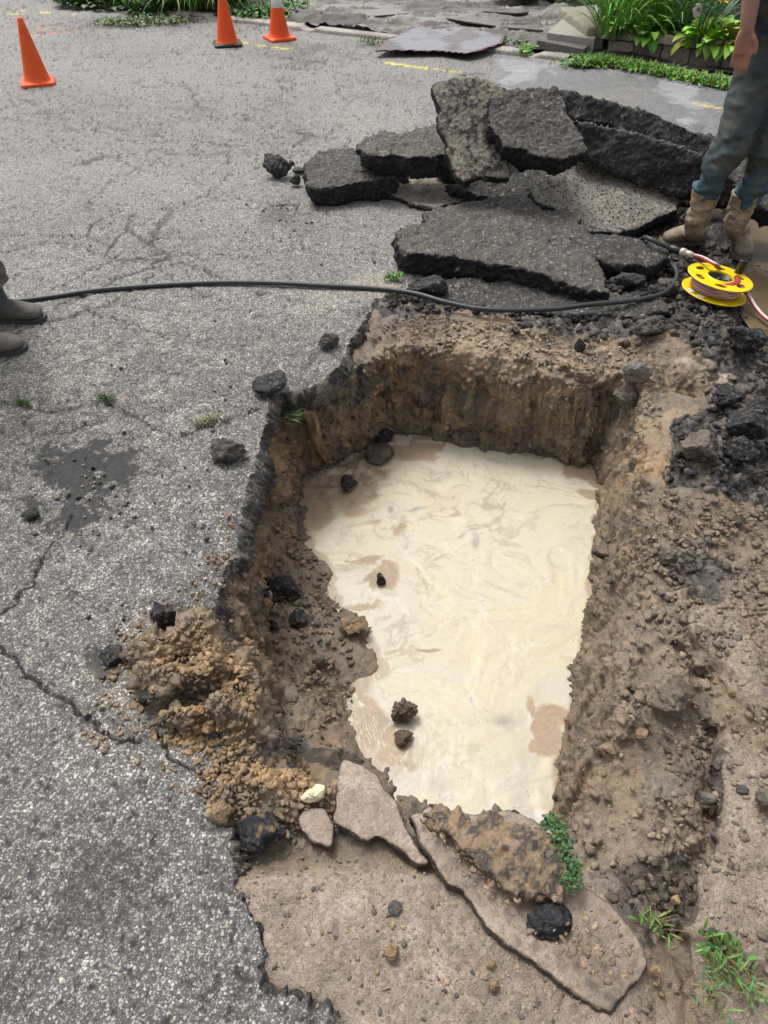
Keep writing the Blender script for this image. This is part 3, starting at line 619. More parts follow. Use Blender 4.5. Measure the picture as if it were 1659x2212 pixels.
    def lay(m, cc):
        nonlocal col
        m = (m*foam)[:, None]; col = col*(1-m)+np.array(cc)*m
    lay(cloud*.28*(.5+reg*.5), (.45, .42, .37)); lay(W4*.45, (.63, .60, .53)); lay(W1*(.36+.55*reg), (.37, .305, .23)); lay(W2_*(.28+.5*reg), (.36, .325, .28)); lay(W3*(.24+.34*reg), (.33, .30, .26)); lay(W2_*W4*.5, (.33, .34, .355))
    for (a, b, r1, r2, s) in ((1025,1165,8,18,.55),(895,1100,24,4,.6),(845,1100,7,6,.8),(1090,1560,24,10,.4),(950,1690,30,20,.25)):
        m = (s*np.exp(-(((u+6*sw2-a)/r1)**2+((v+10*sw-b)/r2)**2)**1.5))[:, None]; col = col*(1-m)+np.array([.16, .16, .17])*m
    spl = np.exp(-((u-720)/70)**2-((v-1010)/38)**2)
    z = WZ+.002*sw2*foam+.009*spl*fbm(P, 45, 3, 420)+.0045*spl*np.sin(np.hypot((x-G(712,1000,WZ).x), (y-G(712,1000,WZ).y))*150+4*sw)
    ny, nx = X.shape; I = np.arange(ny*nx).reshape(ny, nx); Q = np.stack([I[:-1, :-1], I[:-1, 1:], I[1:, 1:], I[1:, :-1]], -1).reshape(-1, 4)
    Q = Q[(d > -.045)[Q].all(1)]; us = np.unique(Q); mp = np.zeros(len(x), np.int64); mp[us] = np.arange(len(us))
    V = np.stack([x, y, z], 1)
    o = link('water', mesh_np('water', V[us], mp[Q], M_FOAM, np.hstack([col, f])[us]), kind='structure')
build_water()
M_PUD = vcolmat('muddy_puddle', .05, .5, .2, 3., .0004)
def puddle(pts, z, col=(.15, .105, .06), foam=None):
    Pw = [G(u, v, z) for u, v in pts]; c = sum(Pw, Vector())/len(Pw); Pw = [c+(p-c)*1.35 for p in Pw]; V = [c]; 
    ring = smooth_path(Pw+[Pw[0]], 5)[:-1]; V += ring; n = len(ring)
    ar = sum(ring[i].x*ring[(i+1) % n].y-ring[(i+1) % n].x*ring[i].y for i in range(n))
    Fc = [(0, 1+i, 1+(i+1) % n) if ar > 0 else (0, 1+(i+1) % n, 1+i) for i in range(n)]
    me = mesh_np('puddle', np.array([tuple(v) for v in V]), Fc, M_PUD, np.tile(np.array([*(foam or col), .1]), (n+1, 1)))
    return link('puddle_water', me, kind='structure')
puddle([(1590,430),(1640,400),(1800,440),(1850,560),(1700,600),(1640,580),(1615,520)], -.07)
puddle([(1590,600),(1640,590),(1800,600),(1860,740),(1740,790),(1660,720),(1615,660)], -.066, (.17, .125, .075))
# ---------------------------------------------------------------- rocks, slabs and clods
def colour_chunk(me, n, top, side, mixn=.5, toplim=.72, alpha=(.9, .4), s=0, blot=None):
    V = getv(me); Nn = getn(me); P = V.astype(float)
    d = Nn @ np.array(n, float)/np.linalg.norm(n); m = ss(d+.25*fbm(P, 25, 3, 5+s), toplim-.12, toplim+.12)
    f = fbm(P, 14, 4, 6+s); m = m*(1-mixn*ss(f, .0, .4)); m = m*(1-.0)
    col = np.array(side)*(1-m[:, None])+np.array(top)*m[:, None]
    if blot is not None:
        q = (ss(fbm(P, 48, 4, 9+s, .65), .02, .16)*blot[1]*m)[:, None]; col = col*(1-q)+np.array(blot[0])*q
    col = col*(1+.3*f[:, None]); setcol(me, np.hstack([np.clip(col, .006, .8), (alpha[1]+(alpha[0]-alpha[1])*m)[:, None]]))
def slab(label, poly, p0, nrm, thick, top=(.075, .072, .068), side=(.016, .016, .0175), vox=.0085, amp=.019, name='asphalt_slab', cat='asphalt slab', group=None, mat=None, seed=0, shrink=.9, mixn=.5, alpha=(.8, .12), blot=None, edge=.010, toplim=.72):
    n = Vector(nrm).normalized(); T = [RP(u, v, p0, np.array(n)) for u, v in poly]
    Tn = []
    for i in range(len(T)):
        a, b = T[i], T[(i+1) % len(T)]; k = max(1, int((b-a).length/.03))
        for j in range(k): Tn.append(a.lerp(b, j/k))
    A = np.array([tuple(p) for p in Tn]); A = A+np.stack([fbm(A, 22, 3, 500+seed), fbm(A, 22, 3, 501+seed), fbm(A, 22, 3, 502+seed)*.2], 1)*edge*1.6+np.stack([fbm(A, 7, 2, 512+seed), fbm(A, 7, 2, 513+seed), 0*A[:, 0]], 1)*edge
    c = A.mean(0); nn = np.array(n); edge_ = edge; B = (A-c)*shrink+c-nn*thick; m_ = (A-c)*1.02+c-nn*thick*.4
    k = len(A); V = np.vstack([A, m_, B]); Fc = [tuple(range(k)), tuple(reversed(range(2*k, 3*k)))]
    for r in (0, 1): Fc += [(r*k+i, (r+1)*k+i, (r+1)*k+(i+1) % k, r*k+(i+1) % k) for i in range(k)]
    me = bpy.data.meshes.new(name); me.from_pydata(V.tolist(), [], Fc); me.update()
    me = remesh(me, vox); lap(me, 1 if mat is M_MUD else 2, .5)
    P = getv(me).astype(float); Nn = getn(me); f1, f2, idd = cell(P, 30, 7+seed)
    g1, g2, ide = cell(P+.01*fbm(P, 50, 2, 77)[:, None], 62, 8+seed); dd = amp*.8*fbm(P, 10, 4, 510+seed)+amp*.4*fbm(P, 48, 3, 511+seed)+amp*.55*(np.clip((f2-f1)*2.5, 0, 1)*(.1+idd)-.3)+amp*.38*(np.clip((g2-g1)*2.5, 0, 1)*(.1+ide)-.3)
    isT = ss(Nn @ nn, .7, .95); dd = dd*(1-.5*isT); setv(me, P+Nn*dd[:, None])
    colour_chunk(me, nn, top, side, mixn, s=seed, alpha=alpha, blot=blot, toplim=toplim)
    me.materials.append(mat or M_CHUNK); me.name = name; me.polygons.foreach_set('use_smooth', [True]*len(me.polygons))
    loc = recentre(me)
    return link(name, me, label=label, cat=cat, group=group, loc=loc)
def ico(sub):
    import bmesh
    bm = bmesh.new(); bmesh.ops.create_icosphere(bm, subdivisions=sub, radius=1); V = np.array([tuple(v.co) for v in bm.verts]); Fc = np.array([[v.index for v in f.verts] for f in bm.faces]); bm.free(); return V, Fc
ICO4 = ico(5); ICO1 = ico(1); ICO2 = ico(2)
def rockverts(base, seed, cuts=11, amp=.16, lim=(.5, .85)):
    r = np.random.default_rng(seed); V = base.copy()
    for _ in range(cuts):
        n = r.normal(size=3); n /= np.linalg.norm(n); h = r.uniform(*lim); d = V@n; V = V-np.outer(np.clip(d-h, 0, 9)*.92, n)
    return V*(1+amp*fbm(V+seed*3.1, 1.6, 3, seed))[:, None]
def rock(label, u, v, size, col=(.03, .03, .032), name='asphalt_lump', cat='asphalt lump', seed=0, group=None, mat=None, lift=-.25, pos=None, mixc_=None, cl=0, rot=0, alpha=.3, cuts=11):
    """size = (sx, sy, sz) half sizes in metres"""
    V = rockverts(ICO4[0], seed+1, cuts=cuts); V = V*np.array(size)
    P = V*1.; nrm = V/np.linalg.norm(V, axis=1)[:, None]; s = min(size)
    f1, f2, idd = cell(P+seed, 1/(s*.38), 3)
    V = V+nrm*(s*(.16*fbm(P+seed, .9/s, 5, seed, .6)+ (.30+cl)*(np.clip((f2-f1)*2.2, 0, 1)*(.2+idd)-.4)*(.7 if cl else .4)))[:, None]
    ca, sa = math.cos(rot), math.sin(rot); V = V@np.array([[ca, sa, 0], [-sa, ca, 0], [0, 0, 1]])
    me = mesh_np(name, V, ICO4[1], mat or M_CHUNK)
    c = np.tile(np.array(col), (len(V), 1))
    if mixc_ is not None:
        m = ss(fbm(P+seed, .8/s, 3, seed+4)+V[:, 2]/size[2]*.25, -.05, .2)[:, None]; c = c*(1-m)+np.array(mixc_)*m
    c = c*(.75+.5*idd[:, None]); setcol(me, np.hstack([c, np.full((len(V), 1), alpha)]))
    p = pos or GS_(u, v); z0 = V[:, 2].min(); me_shift = np.array([0, 0, -z0]); setv(me, getv(me)+me_shift)
    return link(name, me, label=label, cat=cat, group=group, loc=(p[0], p[1], p[2]+lift*size[2]))
# --- the pile
GP = 'asphalt slabs piled behind the pit'
def hp(y, z): return (0, y, z)
UP = (0, 0, 1)
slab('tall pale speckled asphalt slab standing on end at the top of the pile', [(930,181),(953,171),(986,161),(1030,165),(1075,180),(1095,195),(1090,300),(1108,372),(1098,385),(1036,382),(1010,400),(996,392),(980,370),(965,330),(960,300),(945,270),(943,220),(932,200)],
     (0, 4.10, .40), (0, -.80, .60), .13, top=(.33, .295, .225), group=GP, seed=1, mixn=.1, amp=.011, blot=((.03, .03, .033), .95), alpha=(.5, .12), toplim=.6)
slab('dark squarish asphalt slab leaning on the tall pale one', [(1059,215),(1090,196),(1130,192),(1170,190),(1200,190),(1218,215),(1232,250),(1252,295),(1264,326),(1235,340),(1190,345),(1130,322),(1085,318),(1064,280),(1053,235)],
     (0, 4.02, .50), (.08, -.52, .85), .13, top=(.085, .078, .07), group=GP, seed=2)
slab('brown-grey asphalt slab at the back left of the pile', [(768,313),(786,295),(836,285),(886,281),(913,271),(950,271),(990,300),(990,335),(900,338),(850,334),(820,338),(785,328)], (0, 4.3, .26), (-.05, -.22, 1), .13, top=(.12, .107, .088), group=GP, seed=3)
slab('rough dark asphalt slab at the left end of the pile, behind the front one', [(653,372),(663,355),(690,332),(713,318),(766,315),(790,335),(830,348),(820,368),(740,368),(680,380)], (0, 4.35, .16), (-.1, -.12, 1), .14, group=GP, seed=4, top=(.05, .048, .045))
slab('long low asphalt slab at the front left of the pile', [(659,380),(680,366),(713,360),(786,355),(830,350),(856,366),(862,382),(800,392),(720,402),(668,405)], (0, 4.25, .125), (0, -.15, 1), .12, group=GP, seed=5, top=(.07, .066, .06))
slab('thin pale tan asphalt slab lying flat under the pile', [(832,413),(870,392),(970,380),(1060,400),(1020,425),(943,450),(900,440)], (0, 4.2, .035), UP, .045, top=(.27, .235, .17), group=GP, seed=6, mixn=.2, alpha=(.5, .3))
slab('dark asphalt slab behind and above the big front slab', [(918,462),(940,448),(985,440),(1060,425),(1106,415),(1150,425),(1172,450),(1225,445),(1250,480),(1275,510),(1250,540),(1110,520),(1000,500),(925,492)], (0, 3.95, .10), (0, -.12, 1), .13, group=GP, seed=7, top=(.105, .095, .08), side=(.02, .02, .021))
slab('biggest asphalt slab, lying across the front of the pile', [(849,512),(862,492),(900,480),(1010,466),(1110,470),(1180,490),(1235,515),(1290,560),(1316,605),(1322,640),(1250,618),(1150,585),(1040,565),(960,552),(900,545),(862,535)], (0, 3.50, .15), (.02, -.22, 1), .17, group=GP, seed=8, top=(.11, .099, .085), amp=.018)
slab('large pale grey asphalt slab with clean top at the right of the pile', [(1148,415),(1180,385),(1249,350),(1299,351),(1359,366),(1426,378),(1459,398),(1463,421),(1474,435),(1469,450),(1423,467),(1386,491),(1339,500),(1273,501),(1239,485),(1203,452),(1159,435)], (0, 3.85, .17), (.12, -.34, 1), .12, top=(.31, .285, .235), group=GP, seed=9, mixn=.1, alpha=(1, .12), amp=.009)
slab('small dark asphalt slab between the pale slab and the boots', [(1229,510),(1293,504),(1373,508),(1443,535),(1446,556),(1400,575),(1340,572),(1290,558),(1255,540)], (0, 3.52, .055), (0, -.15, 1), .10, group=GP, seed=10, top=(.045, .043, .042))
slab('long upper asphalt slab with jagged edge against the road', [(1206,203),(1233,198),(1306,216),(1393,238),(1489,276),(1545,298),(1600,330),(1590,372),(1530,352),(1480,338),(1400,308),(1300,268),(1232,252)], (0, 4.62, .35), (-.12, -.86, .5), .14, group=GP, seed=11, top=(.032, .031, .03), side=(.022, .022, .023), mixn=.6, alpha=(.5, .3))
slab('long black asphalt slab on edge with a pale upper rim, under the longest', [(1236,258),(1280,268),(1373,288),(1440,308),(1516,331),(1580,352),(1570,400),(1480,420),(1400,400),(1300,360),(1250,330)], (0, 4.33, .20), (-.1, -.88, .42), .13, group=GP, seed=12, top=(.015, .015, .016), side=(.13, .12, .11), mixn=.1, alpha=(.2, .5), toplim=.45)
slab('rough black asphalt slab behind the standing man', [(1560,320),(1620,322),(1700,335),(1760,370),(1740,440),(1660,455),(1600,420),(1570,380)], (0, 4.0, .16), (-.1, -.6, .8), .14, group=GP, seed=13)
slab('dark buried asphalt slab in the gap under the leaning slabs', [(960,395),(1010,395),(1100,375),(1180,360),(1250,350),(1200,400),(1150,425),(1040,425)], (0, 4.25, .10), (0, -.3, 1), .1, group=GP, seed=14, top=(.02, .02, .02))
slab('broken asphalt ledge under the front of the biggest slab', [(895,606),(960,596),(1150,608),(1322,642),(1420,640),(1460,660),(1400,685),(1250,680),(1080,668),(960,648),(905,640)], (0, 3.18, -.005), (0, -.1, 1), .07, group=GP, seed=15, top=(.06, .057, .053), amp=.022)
for i, (u, v, s_, h_) in enumerate(((905, 372, .12, .08), (985, 398, .13, .10), (1060, 405, .16, .12), (1130, 395, .16, .13), (1190, 385, .15, .12), (1260, 375, .16, .12), (1330, 372, .14, .11), (1420, 400, .14, .10), (1490, 440, .13, .10), (1100, 350, .2, .16), (1215, 330, .2, .15), (820, 378, .10, .06), (1490, 490, .08, .05), (1560, 450, .12, .08))):
    rock(('dark asphalt rubble packed in the gaps under the piled slabs'), u, v, (s_, s_*.8, h_), (.018, .018, .019), 'asphalt_rubble', 'asphalt rubble', seed=200+i, group='rubble under the piled slabs', lift=-.05, pos=G(u, v, 0))
rock('round black asphalt lump alone on the road left of the pile', 599, 384, (.085, .075, .072), seed=21, lift=-.05)
rock('small black lump between the lone round lump and the pile', 641, 402, (.04, .035, .036), seed=22, lift=-.05, col=(.05, .048, .045))
rock('flat dark chip touching the left end of the pile', 647, 374, (.045, .03, .02), seed=23, lift=-.05)
rock('tiny black lump just right of the lone round lump', 631, 357, (.018, .018, .018), seed=24, lift=-.05)
rock('grey asphalt lump wedged at the right end of the long low slab', 871, 405, (.06, .05, .055), seed=25, lift=0, col=(.07, .066, .06))
rock('glossy black lump at the edge where the road breaks off below the biggest slab', 935, 640, (.105, .06, .055), seed=26, col=(.022, .022, .024))
rock('grey lump beside the curl of the black hose', 1433, 632, (.055, .05, .042), seed=27, col=(.08, .072, .06))
rock('black lump under the right end of the biggest slab', 1357, 618, (.09, .05, .04), seed=28)
# --- black and brown lumps in and round the pit
LP = [
 ('black lump sitting on the tan soil ledge behind the pit', 1250, 757, .026, .03, 'k'), ('small black lump on the tan ledge left of the other', 1112, 720, .018, .02, 'k'),
 ('grey rounded stone at the far right corner of the pit', 1372, 815, .055, .04, 'g'), ('grey muddy stone just below the far right corner of the pit', 1348, 868, .06, .05, 'm'),
 ('pointed black asphalt shard in the water at the far wall', 822, 950, .07, .028, 'k'), ('brown mud lump in the foam beside the far shard', 823, 985, .085, .03, 'm'),
 ('pair-like black wet lump in the foam near the muddy jet', 752, 1052, .05, .026, 'k'), ('black lump floating in brown water at the left of the foam', 823, 1258, .025, .026, 'k'),
 ('large brown clod standing in the foam', 870, 1545, .052, .06, 'c'), ('smaller brown clod below the large one in the foam', 872, 1600, .042, .026, 'c'),
 ('black lump on the left floor of the pit, uppermost', 612, 1275, .06, .035, 'k'), ('black lump on the left floor near the foam edge', 645, 1340, .04, .03, 'k'), ('little black lump beside the pit wall below the uppermost', 592, 1358, .024, .022, 'k'),
 ('black lump in the pale sludge at the near left of the pit', 598, 1538, .028, .024, 'k'), ('brown-grey lump on the left floor', 690, 1432, .03, .026, 'm'), ('tan rounded lump overhanging the foam at the left bank', 766, 1362, .05, .035, 'b'),
 ('angular black stone at the left foot of the orange soil heap', 325, 1515, .036, .035, 'k'), ('black lump half buried in the top of the orange soil heap', 362, 1350, .04, .045, 'k'),
 ('big black asphalt lump with brown soil on it at the near end of the heap', 572, 1812, .068, .05, 'kb'), ('round brown clod left of the big black lump', 482, 1765, .045, .045, 'b'),
 ('pale orange stone on the soil heap', 430, 1540, .022, .022, 'o'), ('orange stone on the near slope of the heap', 455, 1582, .026, .026, 'o'), ('tan stone on the left shoulder of the heap', 418, 1432, .022, .02, 't'),
 ('black clod under the brown soil on the long slab', 1172, 2000, .062, .045, 'kb'), ('dark pebble resting on the middle slab', 819, 1796, .02, .026, 'g2'), ('brown pebble at the top of the middle slab', 765, 1745, .017, .018, 'b'),
 ('dark rough stone on the right mud beside the long slab crack', 1450, 1512, .07, .05, 'm'), ('large grey-brown stone at the right edge of the frame', 1652, 1740, .05, .06, 'm'), ('dark stone alone on the smooth right slab', 1602, 1708, .022, .018, 'g2'),
 ('round brown stone alone on the muddy pavement', 846, 2062, .024, .022, 'b'), ('flat dark stone on the muddy pavement near the long slab', 853, 1963, .024, .015, 'g2'), ('pointed brown stone lowest on the muddy pavement', 1065, 2132, .017, .02, 'b'), ('brown stone above the lowest pointed one', 1062, 2088, .015, .014, 'b'),
 ('tan block of stone on the black crumbs', 1457, 1948, .019, .02, 't2'), ('tan square pebble beside the brown clod on the long slab', 1262, 1985, .016, .018, 't2'), ('tan stone at the corner of the long slab', 1412, 2098, .017, .02, 't2'),
 ('large grey clod on the black rubble at the right', 1505, 985, .075, .055, 'm'), ('upper grey clod on the black rubble', 1595, 985, .06, .045, 'k'), ('black clod at the near side of the puddle', 1560, 870, .07, .05, 'k'), ('black clod by the right frame edge on the rubble', 1615, 930, .09, .05, 'k'),
 ('black clod above the small puddle', 1600, 745, .08, .055, 'k'), ('dark grey clod behind the small puddle', 1400, 715, .07, .045, 'm'),
 ('dark grey asphalt block on the broken road edge', 488, 985, .075, .055, 'gk'), ('black shard lying on the road lip above the jet', 588, 835, .085, .03, 'k'), ('grey-black lump on the road lip near the corner', 712, 745, .045, .045, 'gk'),
 ('black lump on the road by the oil stain', 205, 1155+80, .0, 0, 'k'), ('black crumbly lump on the road left of the heap', 245, 1425, .045, .02, 'k'), ('dark lump on the road beside the long black stain', 70, 1115, .03, .016, 'k'),
 ('round brown stone in the gravel at the right rim', 1440, 1210, .034, .03, 'm'), ('brown pebble on the right mud, above the crack', 1385, 1590, .026, .018, 'b'), ('tan cobble under the dark rough stone', 1548, 1478, .022, .018, 'b'), ('flat tan cobble beside the crack edge', 1580, 1500, .024, .014, 'b')]
CC = {'k': (.015, .015, .0165), 'g': (.17, .16, .145), 'g2': (.075, .072, .07), 'm': (.13, .105, .08), 'c': (.10, .075, .052), 'b': (.24, .16, .09), 'o': (.42, .24, .10), 't': (.45, .34, .2), 't2': (.42, .29, .15), 'kb': (.015, .016, .02), 'gk': (.085, .08, .073)}
NMS = {'k': ('asphalt_lump', 'asphalt lump'), 'kb': ('asphalt_lump', 'asphalt lump'), 'gk': ('asphalt_lump', 'asphalt lump'), 'c': ('mud_clod', 'clod'), 'm': ('muddy_stone', 'stone')}
for i, (lb, u, v, s, h, k) in enumerate(LP):
    if not s: continue
    if v > 1400: q_ = .62 if k in ('b', 't2', 'g2', 'o', 't') or (k == 'm' and u > 1600) else .82; s *= q_; h *= q_*.9
    nm, ct = NMS.get(k, ('stone', 'stone'))
    lift = -.25
    rock(lb, u, v+h*60, (s, s*(.75+.2*random.random()), h), CC[k], nm, ct, seed=60+i, mat=M_EARTH if k in 'mcbot2' else M_CHUNK, mixc_=(.2, .135, .075) if k == 'kb' else ((.07, .06, .05) if k == 'm' else None),
         cl=.05 if k in ('c',) else 0, lift=lift, rot=random.uniform(-.6, .6), alpha=.15 if k != 'k' else .3, cuts=4 if k in 'bg2ot' else 9)
rock('cream white stone on the orange soil heap', 676, 1722, (.033, .022, .016), (.72, .62, .42), 'stone', 'stone', seed=140, mat=M_MUD, alpha=0, lift=.2, rot=.3)
# --- muddy slabs in the foreground
MC = (.285, .225, .178)
GM = 'mud covered pavement slabs at the near edge of the pit'
def mslab(lb, poly, z, n, th, seed): return slab(lb, poly, (0, 1.0, z), n, th, top=MC, side=(.035, .03, .026), vox=.0045, amp=.005, name='pavement_slab', cat='pavement slab', group=GM, mat=M_MUD, seed=seed, mixn=0, alpha=(.5, .3), shrink=.97, edge=.010)
mslab('smallest triangular mud covered slab, beside the black lump', [(634,1770),(653,1748),(678,1741),(707,1744),(712,1790),(715,1838),(671,1817),(642,1795)], .014, (-.05, -.06, 1), .03, 31)
mslab('middle mud covered slab with a dark pebble on it', [(729,1765),(748,1690),(756,1648),(800,1655),(845,1712),(880,1738),(892,1780),(905,1830),(922,1868),(895,1866),(850,1838),(790,1805),(740,1780)], .03, (-.03, -.08, 1), .035, 32)
mslab('longest mud covered slab running to the near right corner', [(879,1762),(894,1787),(924,1847),(959,1902),(1034,1967),(1099,2037),(1154,2077),(1254,2147),(1314,2182),(1349,2132),(1402,2092),(1384,2057),(1354,2017),(1304,1972),(1250,1927),(1228,1847),(1185,1800),(1109,1762),(1029,1747),(964,1737),(904,1752)],
      .035, (.03, -.03, 1), .042, 33)
slab('heap of brown soil with black asphalt bits on the longest muddy slab', [(925,1752),(1000,1745),(1100,1768),(1178,1800),(1215,1850),(1232,1925),(1215,1962),(1160,1955),(1120,1925),(1060,1880),(1000,1835),(945,1795)], (0, .75, .062), (0, -.04, 1), .04, top=(.26, .18, .105), side=(.23, .155, .09),
     vox=.0055, amp=.024, name='soil_heap', cat='soil heap', mat=M_EARTH, seed=41, mixn=0, alpha=(.3, .3), blot=((.035, .033, .034), .9), edge=.02, toplim=.2)
# ---------------------------------------------------------------- loose gravel and crumbs (uncountable)
def scatter(name, label, n, region, smin, smax, cols, mat, flatn=.75, seed=0, sub=1, sink=.3, pw=2.5, dens=None, alpha=.1, lift=0, group=None, zf=None, tint=0):
    r = np.random.default_rng(seed); B = ICO1 if sub == 1 else ICO2
    T = [rockverts(B[0], 900+seed*7+k, 7, .3, (.4, .8)) for k in range(8)]
    pw_ = W2(region, 0); P0 = np.array(pw_); x0, y0 = P0.min(0); x1, y1 = P0.max(0)
    xs = r.uniform(x0, x1, n*12); ys = r.uniform(y0, y1, n*12); ok = inside(xs, ys, pw_); xs, ys = xs[ok], ys[ok]
    if dens is not None:
        u, v = proj(xs, ys, 0*xs); p = dens(u, v, np.stack([xs, ys, 0*xs], 1)); k = r.random(len(xs)) < p; xs, ys = xs[k], ys[k]
    xs, ys = xs[:n], ys[:n]; n = len(xs); zs = (zf or zat)(xs, ys)
    if zf is None:
        k = ~((sdf(xs, ys, WATW) > -.01)) & ((sdf(xs, ys, OPENW) > .01) | (name == 'soil_crumbs')); xs, ys, zs = xs[k], ys[k], zs[k]; n = len(xs)
    s = smin+(smax-smin)*r.random(n)**pw; nv = len(T[0]); V = np.empty((n, nv, 3))
    cols = np.array(cols); ci = cols[r.integers(0, len(cols), n)]*(.7+.6*r.random((n, 1)))
    if tint:
        Pz = np.stack([xs, ys, zs], 1); uu, vv = proj(xs, ys, zs); q = np.zeros(n); gc = groundcol(uu, vv, Pz, zs, q, blackmask(uu, vv, Pz, zs), q, q+.5, q+.5, fbm(Pz, 9, 4, 40))[:, :3]
        ci = ci*(1-tint)+gc*tint*(.6+.9*r.random((n, 1)))
    th = r.uniform(0, 6.28, n); e = r.uniform(.5, 1, (n, 2))
    for k in range(8):
        m = np.arange(k, n, 8); t = T[k][None]*s[m, None, None]*np.stack([np.ones(len(m)), e[m, 0], e[m, 1]*flatn], 1)[:, None, :]
        c, q = np.cos(th[m])[:, None], np.sin(th[m])[:, None]; V[m, :, 0] = t[:, :, 0]*c-t[:, :, 1]*q+xs[m, None]; V[m, :, 1] = t[:, :, 0]*q+t[:, :, 1]*c+ys[m, None]
        V[m, :, 2] = t[:, :, 2]+(zs[m]+s[m]*(flatn-sink)*.6+lift)[:, None]
    Fc = (B[1][None]+(np.arange(n)*nv)[:, None, None]).reshape(-1, 3)
    C = np.repeat(np.hstack([ci, np.full((n, 1), alpha)]), nv, 0)
    me = mesh_np(name, V.reshape(-1, 3), Fc, mat, C, smooth=False)
    return link(name, me, label=label, cat='gravel', kind='stuff')
K_ = [(.014, .014, .015), (.024, .023, .024), (.06, .057, .054), (.10, .095, .088)]
scatter('asphalt_crumbs', 'black asphalt crumbs spread over the ledge behind and right of the pit', 5200, [(800,660),(905,610),(1400,520),(1900,500),(1900,1150),(1640,1120),(1450,1090),(1430,980),(1440,740),(1200,712),(1000,680)], .003, .030, K_+[(.11, .10, .09)], M_CHUNK, seed=1, sub=2, pw=4.5, tint=.35, sink=.6,
        dens=lambda u, v, P: blackmask(u, v, P, 0*u)*.9+.04)
scatter('soil_crumbs', 'brown clay crumbs and pebbles over the right bank of the pit', 4200, [(1380,1000),(1480,1060),(1680,1080),(1800,1600),(1560,1560),(1545,1850),(1480,1980),(1300,1950),(1220,1850),(1290,1640),(1370,1350)], .0022, .017, [(.17, .13, .09), (.24, .185, .125), (.13, .11, .085), (.30, .235, .17), (.08, .07, .06)], M_EARTH, seed=2, sub=2, pw=5, tint=.7, sink=.7,
        dens=lambda u, v, P: .25+.75*ss(fbm(P, 7, 3, 71), -.2, .3))
scatter('soil_crumbs', 'orange clay crumbs and pebbles over the heap left of the pit', 4200, [(285,1410),(330,1360),(450,1330),(560,1420),(560,1640),(740,1690),(730,1780),(640,1790),(450,1770),(420,1640),(290,1580)], .0022, .014, [(.36, .235, .115), (.29, .19, .095), (.42, .29, .15), (.18, .125, .08), (.4, .33, .22)], M_EARTH, seed=3, sub=2, pw=4.2, tint=.75, sink=.7,
        dens=lambda u, v, P: .3+.7*ss(fbm(P, 12, 3, 72), -.2, .2))
scatter('ledge_gravel', 'tan gravel on the soil ledge behind the pit', 2200, [(800,700),(900,668),(1200,715),(1420,740),(1440,980),(1400,840),(1300,790),(1000,745),(800,780)], .0025, .014, [(.30, .22, .14), (.36, .28, .19), (.2, .15, .1), (.1, .085, .07)], M_EARTH, seed=4, sub=2, pw=3.4, tint=.75, sink=.7)
pf = [(650,-.46)]
scatter('pit_floor_crumbs', 'wet brown soil crumbs on the left floor of the pit', 2200, [(440,900),(700,820),(760,1300),(560,1480),(440,1200)], .0025, .016, [(.17, .12, .08), (.22, .16, .105), (.12, .09, .065), (.05, .045, .04), (.28, .19, .11)], M_EARTH, seed=5, sub=2, pw=3.2, tint=.7, sink=.7)
scatter('pebbles', 'rounded pebbles stuck in the wet mud of the near pavement', 650, [(500,1810),(640,1790),(900,1860),(1320,2190),(1500,2060),(1900,2250),(1400,2350),(800,2280),(560,2060)], .0015, .0085, [(.26, .18, .11), (.12, .1, .085), (.32, .23, .15), (.28, .22, .17), (.07, .065, .06)], M_EARTH, seed=6, sub=2, pw=3.4, sink=.7, dens=lambda u, v, P: .3+.7*ss(fbm(P, 4, 3, 74), -.3, .3)*ss(2250-v, 0, 250)+.0)
scatter('pebbles', 'brown pebbles stuck in the mud on the right hand slabs', 650, [(1560,1600),(1700,1500),(1900,1700),(1900,2200),(1540,2050),(1510,1950)], .003, .013, [(.26, .2, .14), (.16, .13, .1), (.33, .26, .19)], M_EARTH, seed=8, sub=2, pw=2.6, sink=.5)
def slabz(x, y): return 0*x+.041
scatter('pebbles', 'brown pebbles stuck on the longest muddy slab', 170, [(1060,1900),(1130,1930),(1230,1965),(1300,1990),(1380,2060),(1385,2090),(1320,2150),(1180,2070),(1060,1965),(960,1870),(900,1790),(920,1770),(1000,1850)], .003, .010, [(.27, .18, .11), (.33, .24, .16), (.2, .14, .1)], M_EARTH, seed=9, sub=2, sink=.4, zf=slabz, dens=lambda u, v, P: 1-np.exp(-((u-1170)/60)**2-((v-1980)/60)**2)*1.5)
scatter('road_grit', 'small black asphalt bits and grit scattered over the grey road', 2600, [(0,500),(560,420),(860,470),(860,600),(740,720),(560,850),(500,1100),(450,1290),(320,1350),(280,1500),(0,1500)], .0015, .011, K_+[(.1, .09, .08), (.3, .25, .18), (.4, .38, .34)], M_CHUNK, seed=7, sub=2, pw=5, sink=.1, zf=lambda x, y: 0*x+.001,
        dens=lambda u, v, P: .012+.95*ss(fbm(P, 14, 3, 95), -.15, .15)*np.clip(np.exp(-((u-620)/70)**2-((v-460)/50)**2)+np.exp(-((u-200)/110)**2-((v-1060)/110)**2)+np.exp(-((u-240)/60)**2-((v-1430)/50)**2)+.7*np.exp(-((u-520)/70)**2-((v-900)/110)**2)+.6*np.exp(-((u-400)/90)**2-((v-1300)/120)**2)+.5*np.exp(-((u-450)/60)**2-((v-1130)/90)**2), 0, 1))
scatter('road_grit', 'orange soil crumbs fallen on the road beside the heap', 420, [(250,1330),(430,1250),(480,1120),(505,1090),(505,1180),(460,1320),(300,1400),(270,1600),(440,1700),(440,1740),(180,1600)], .0015, .011, [(.32, .2, .1), (.25, .17, .1), (.4, .3, .18)], M_EARTH, seed=10, sub=2, pw=3.5, sink=.1, zf=lambda x, y: 0*x+.001)
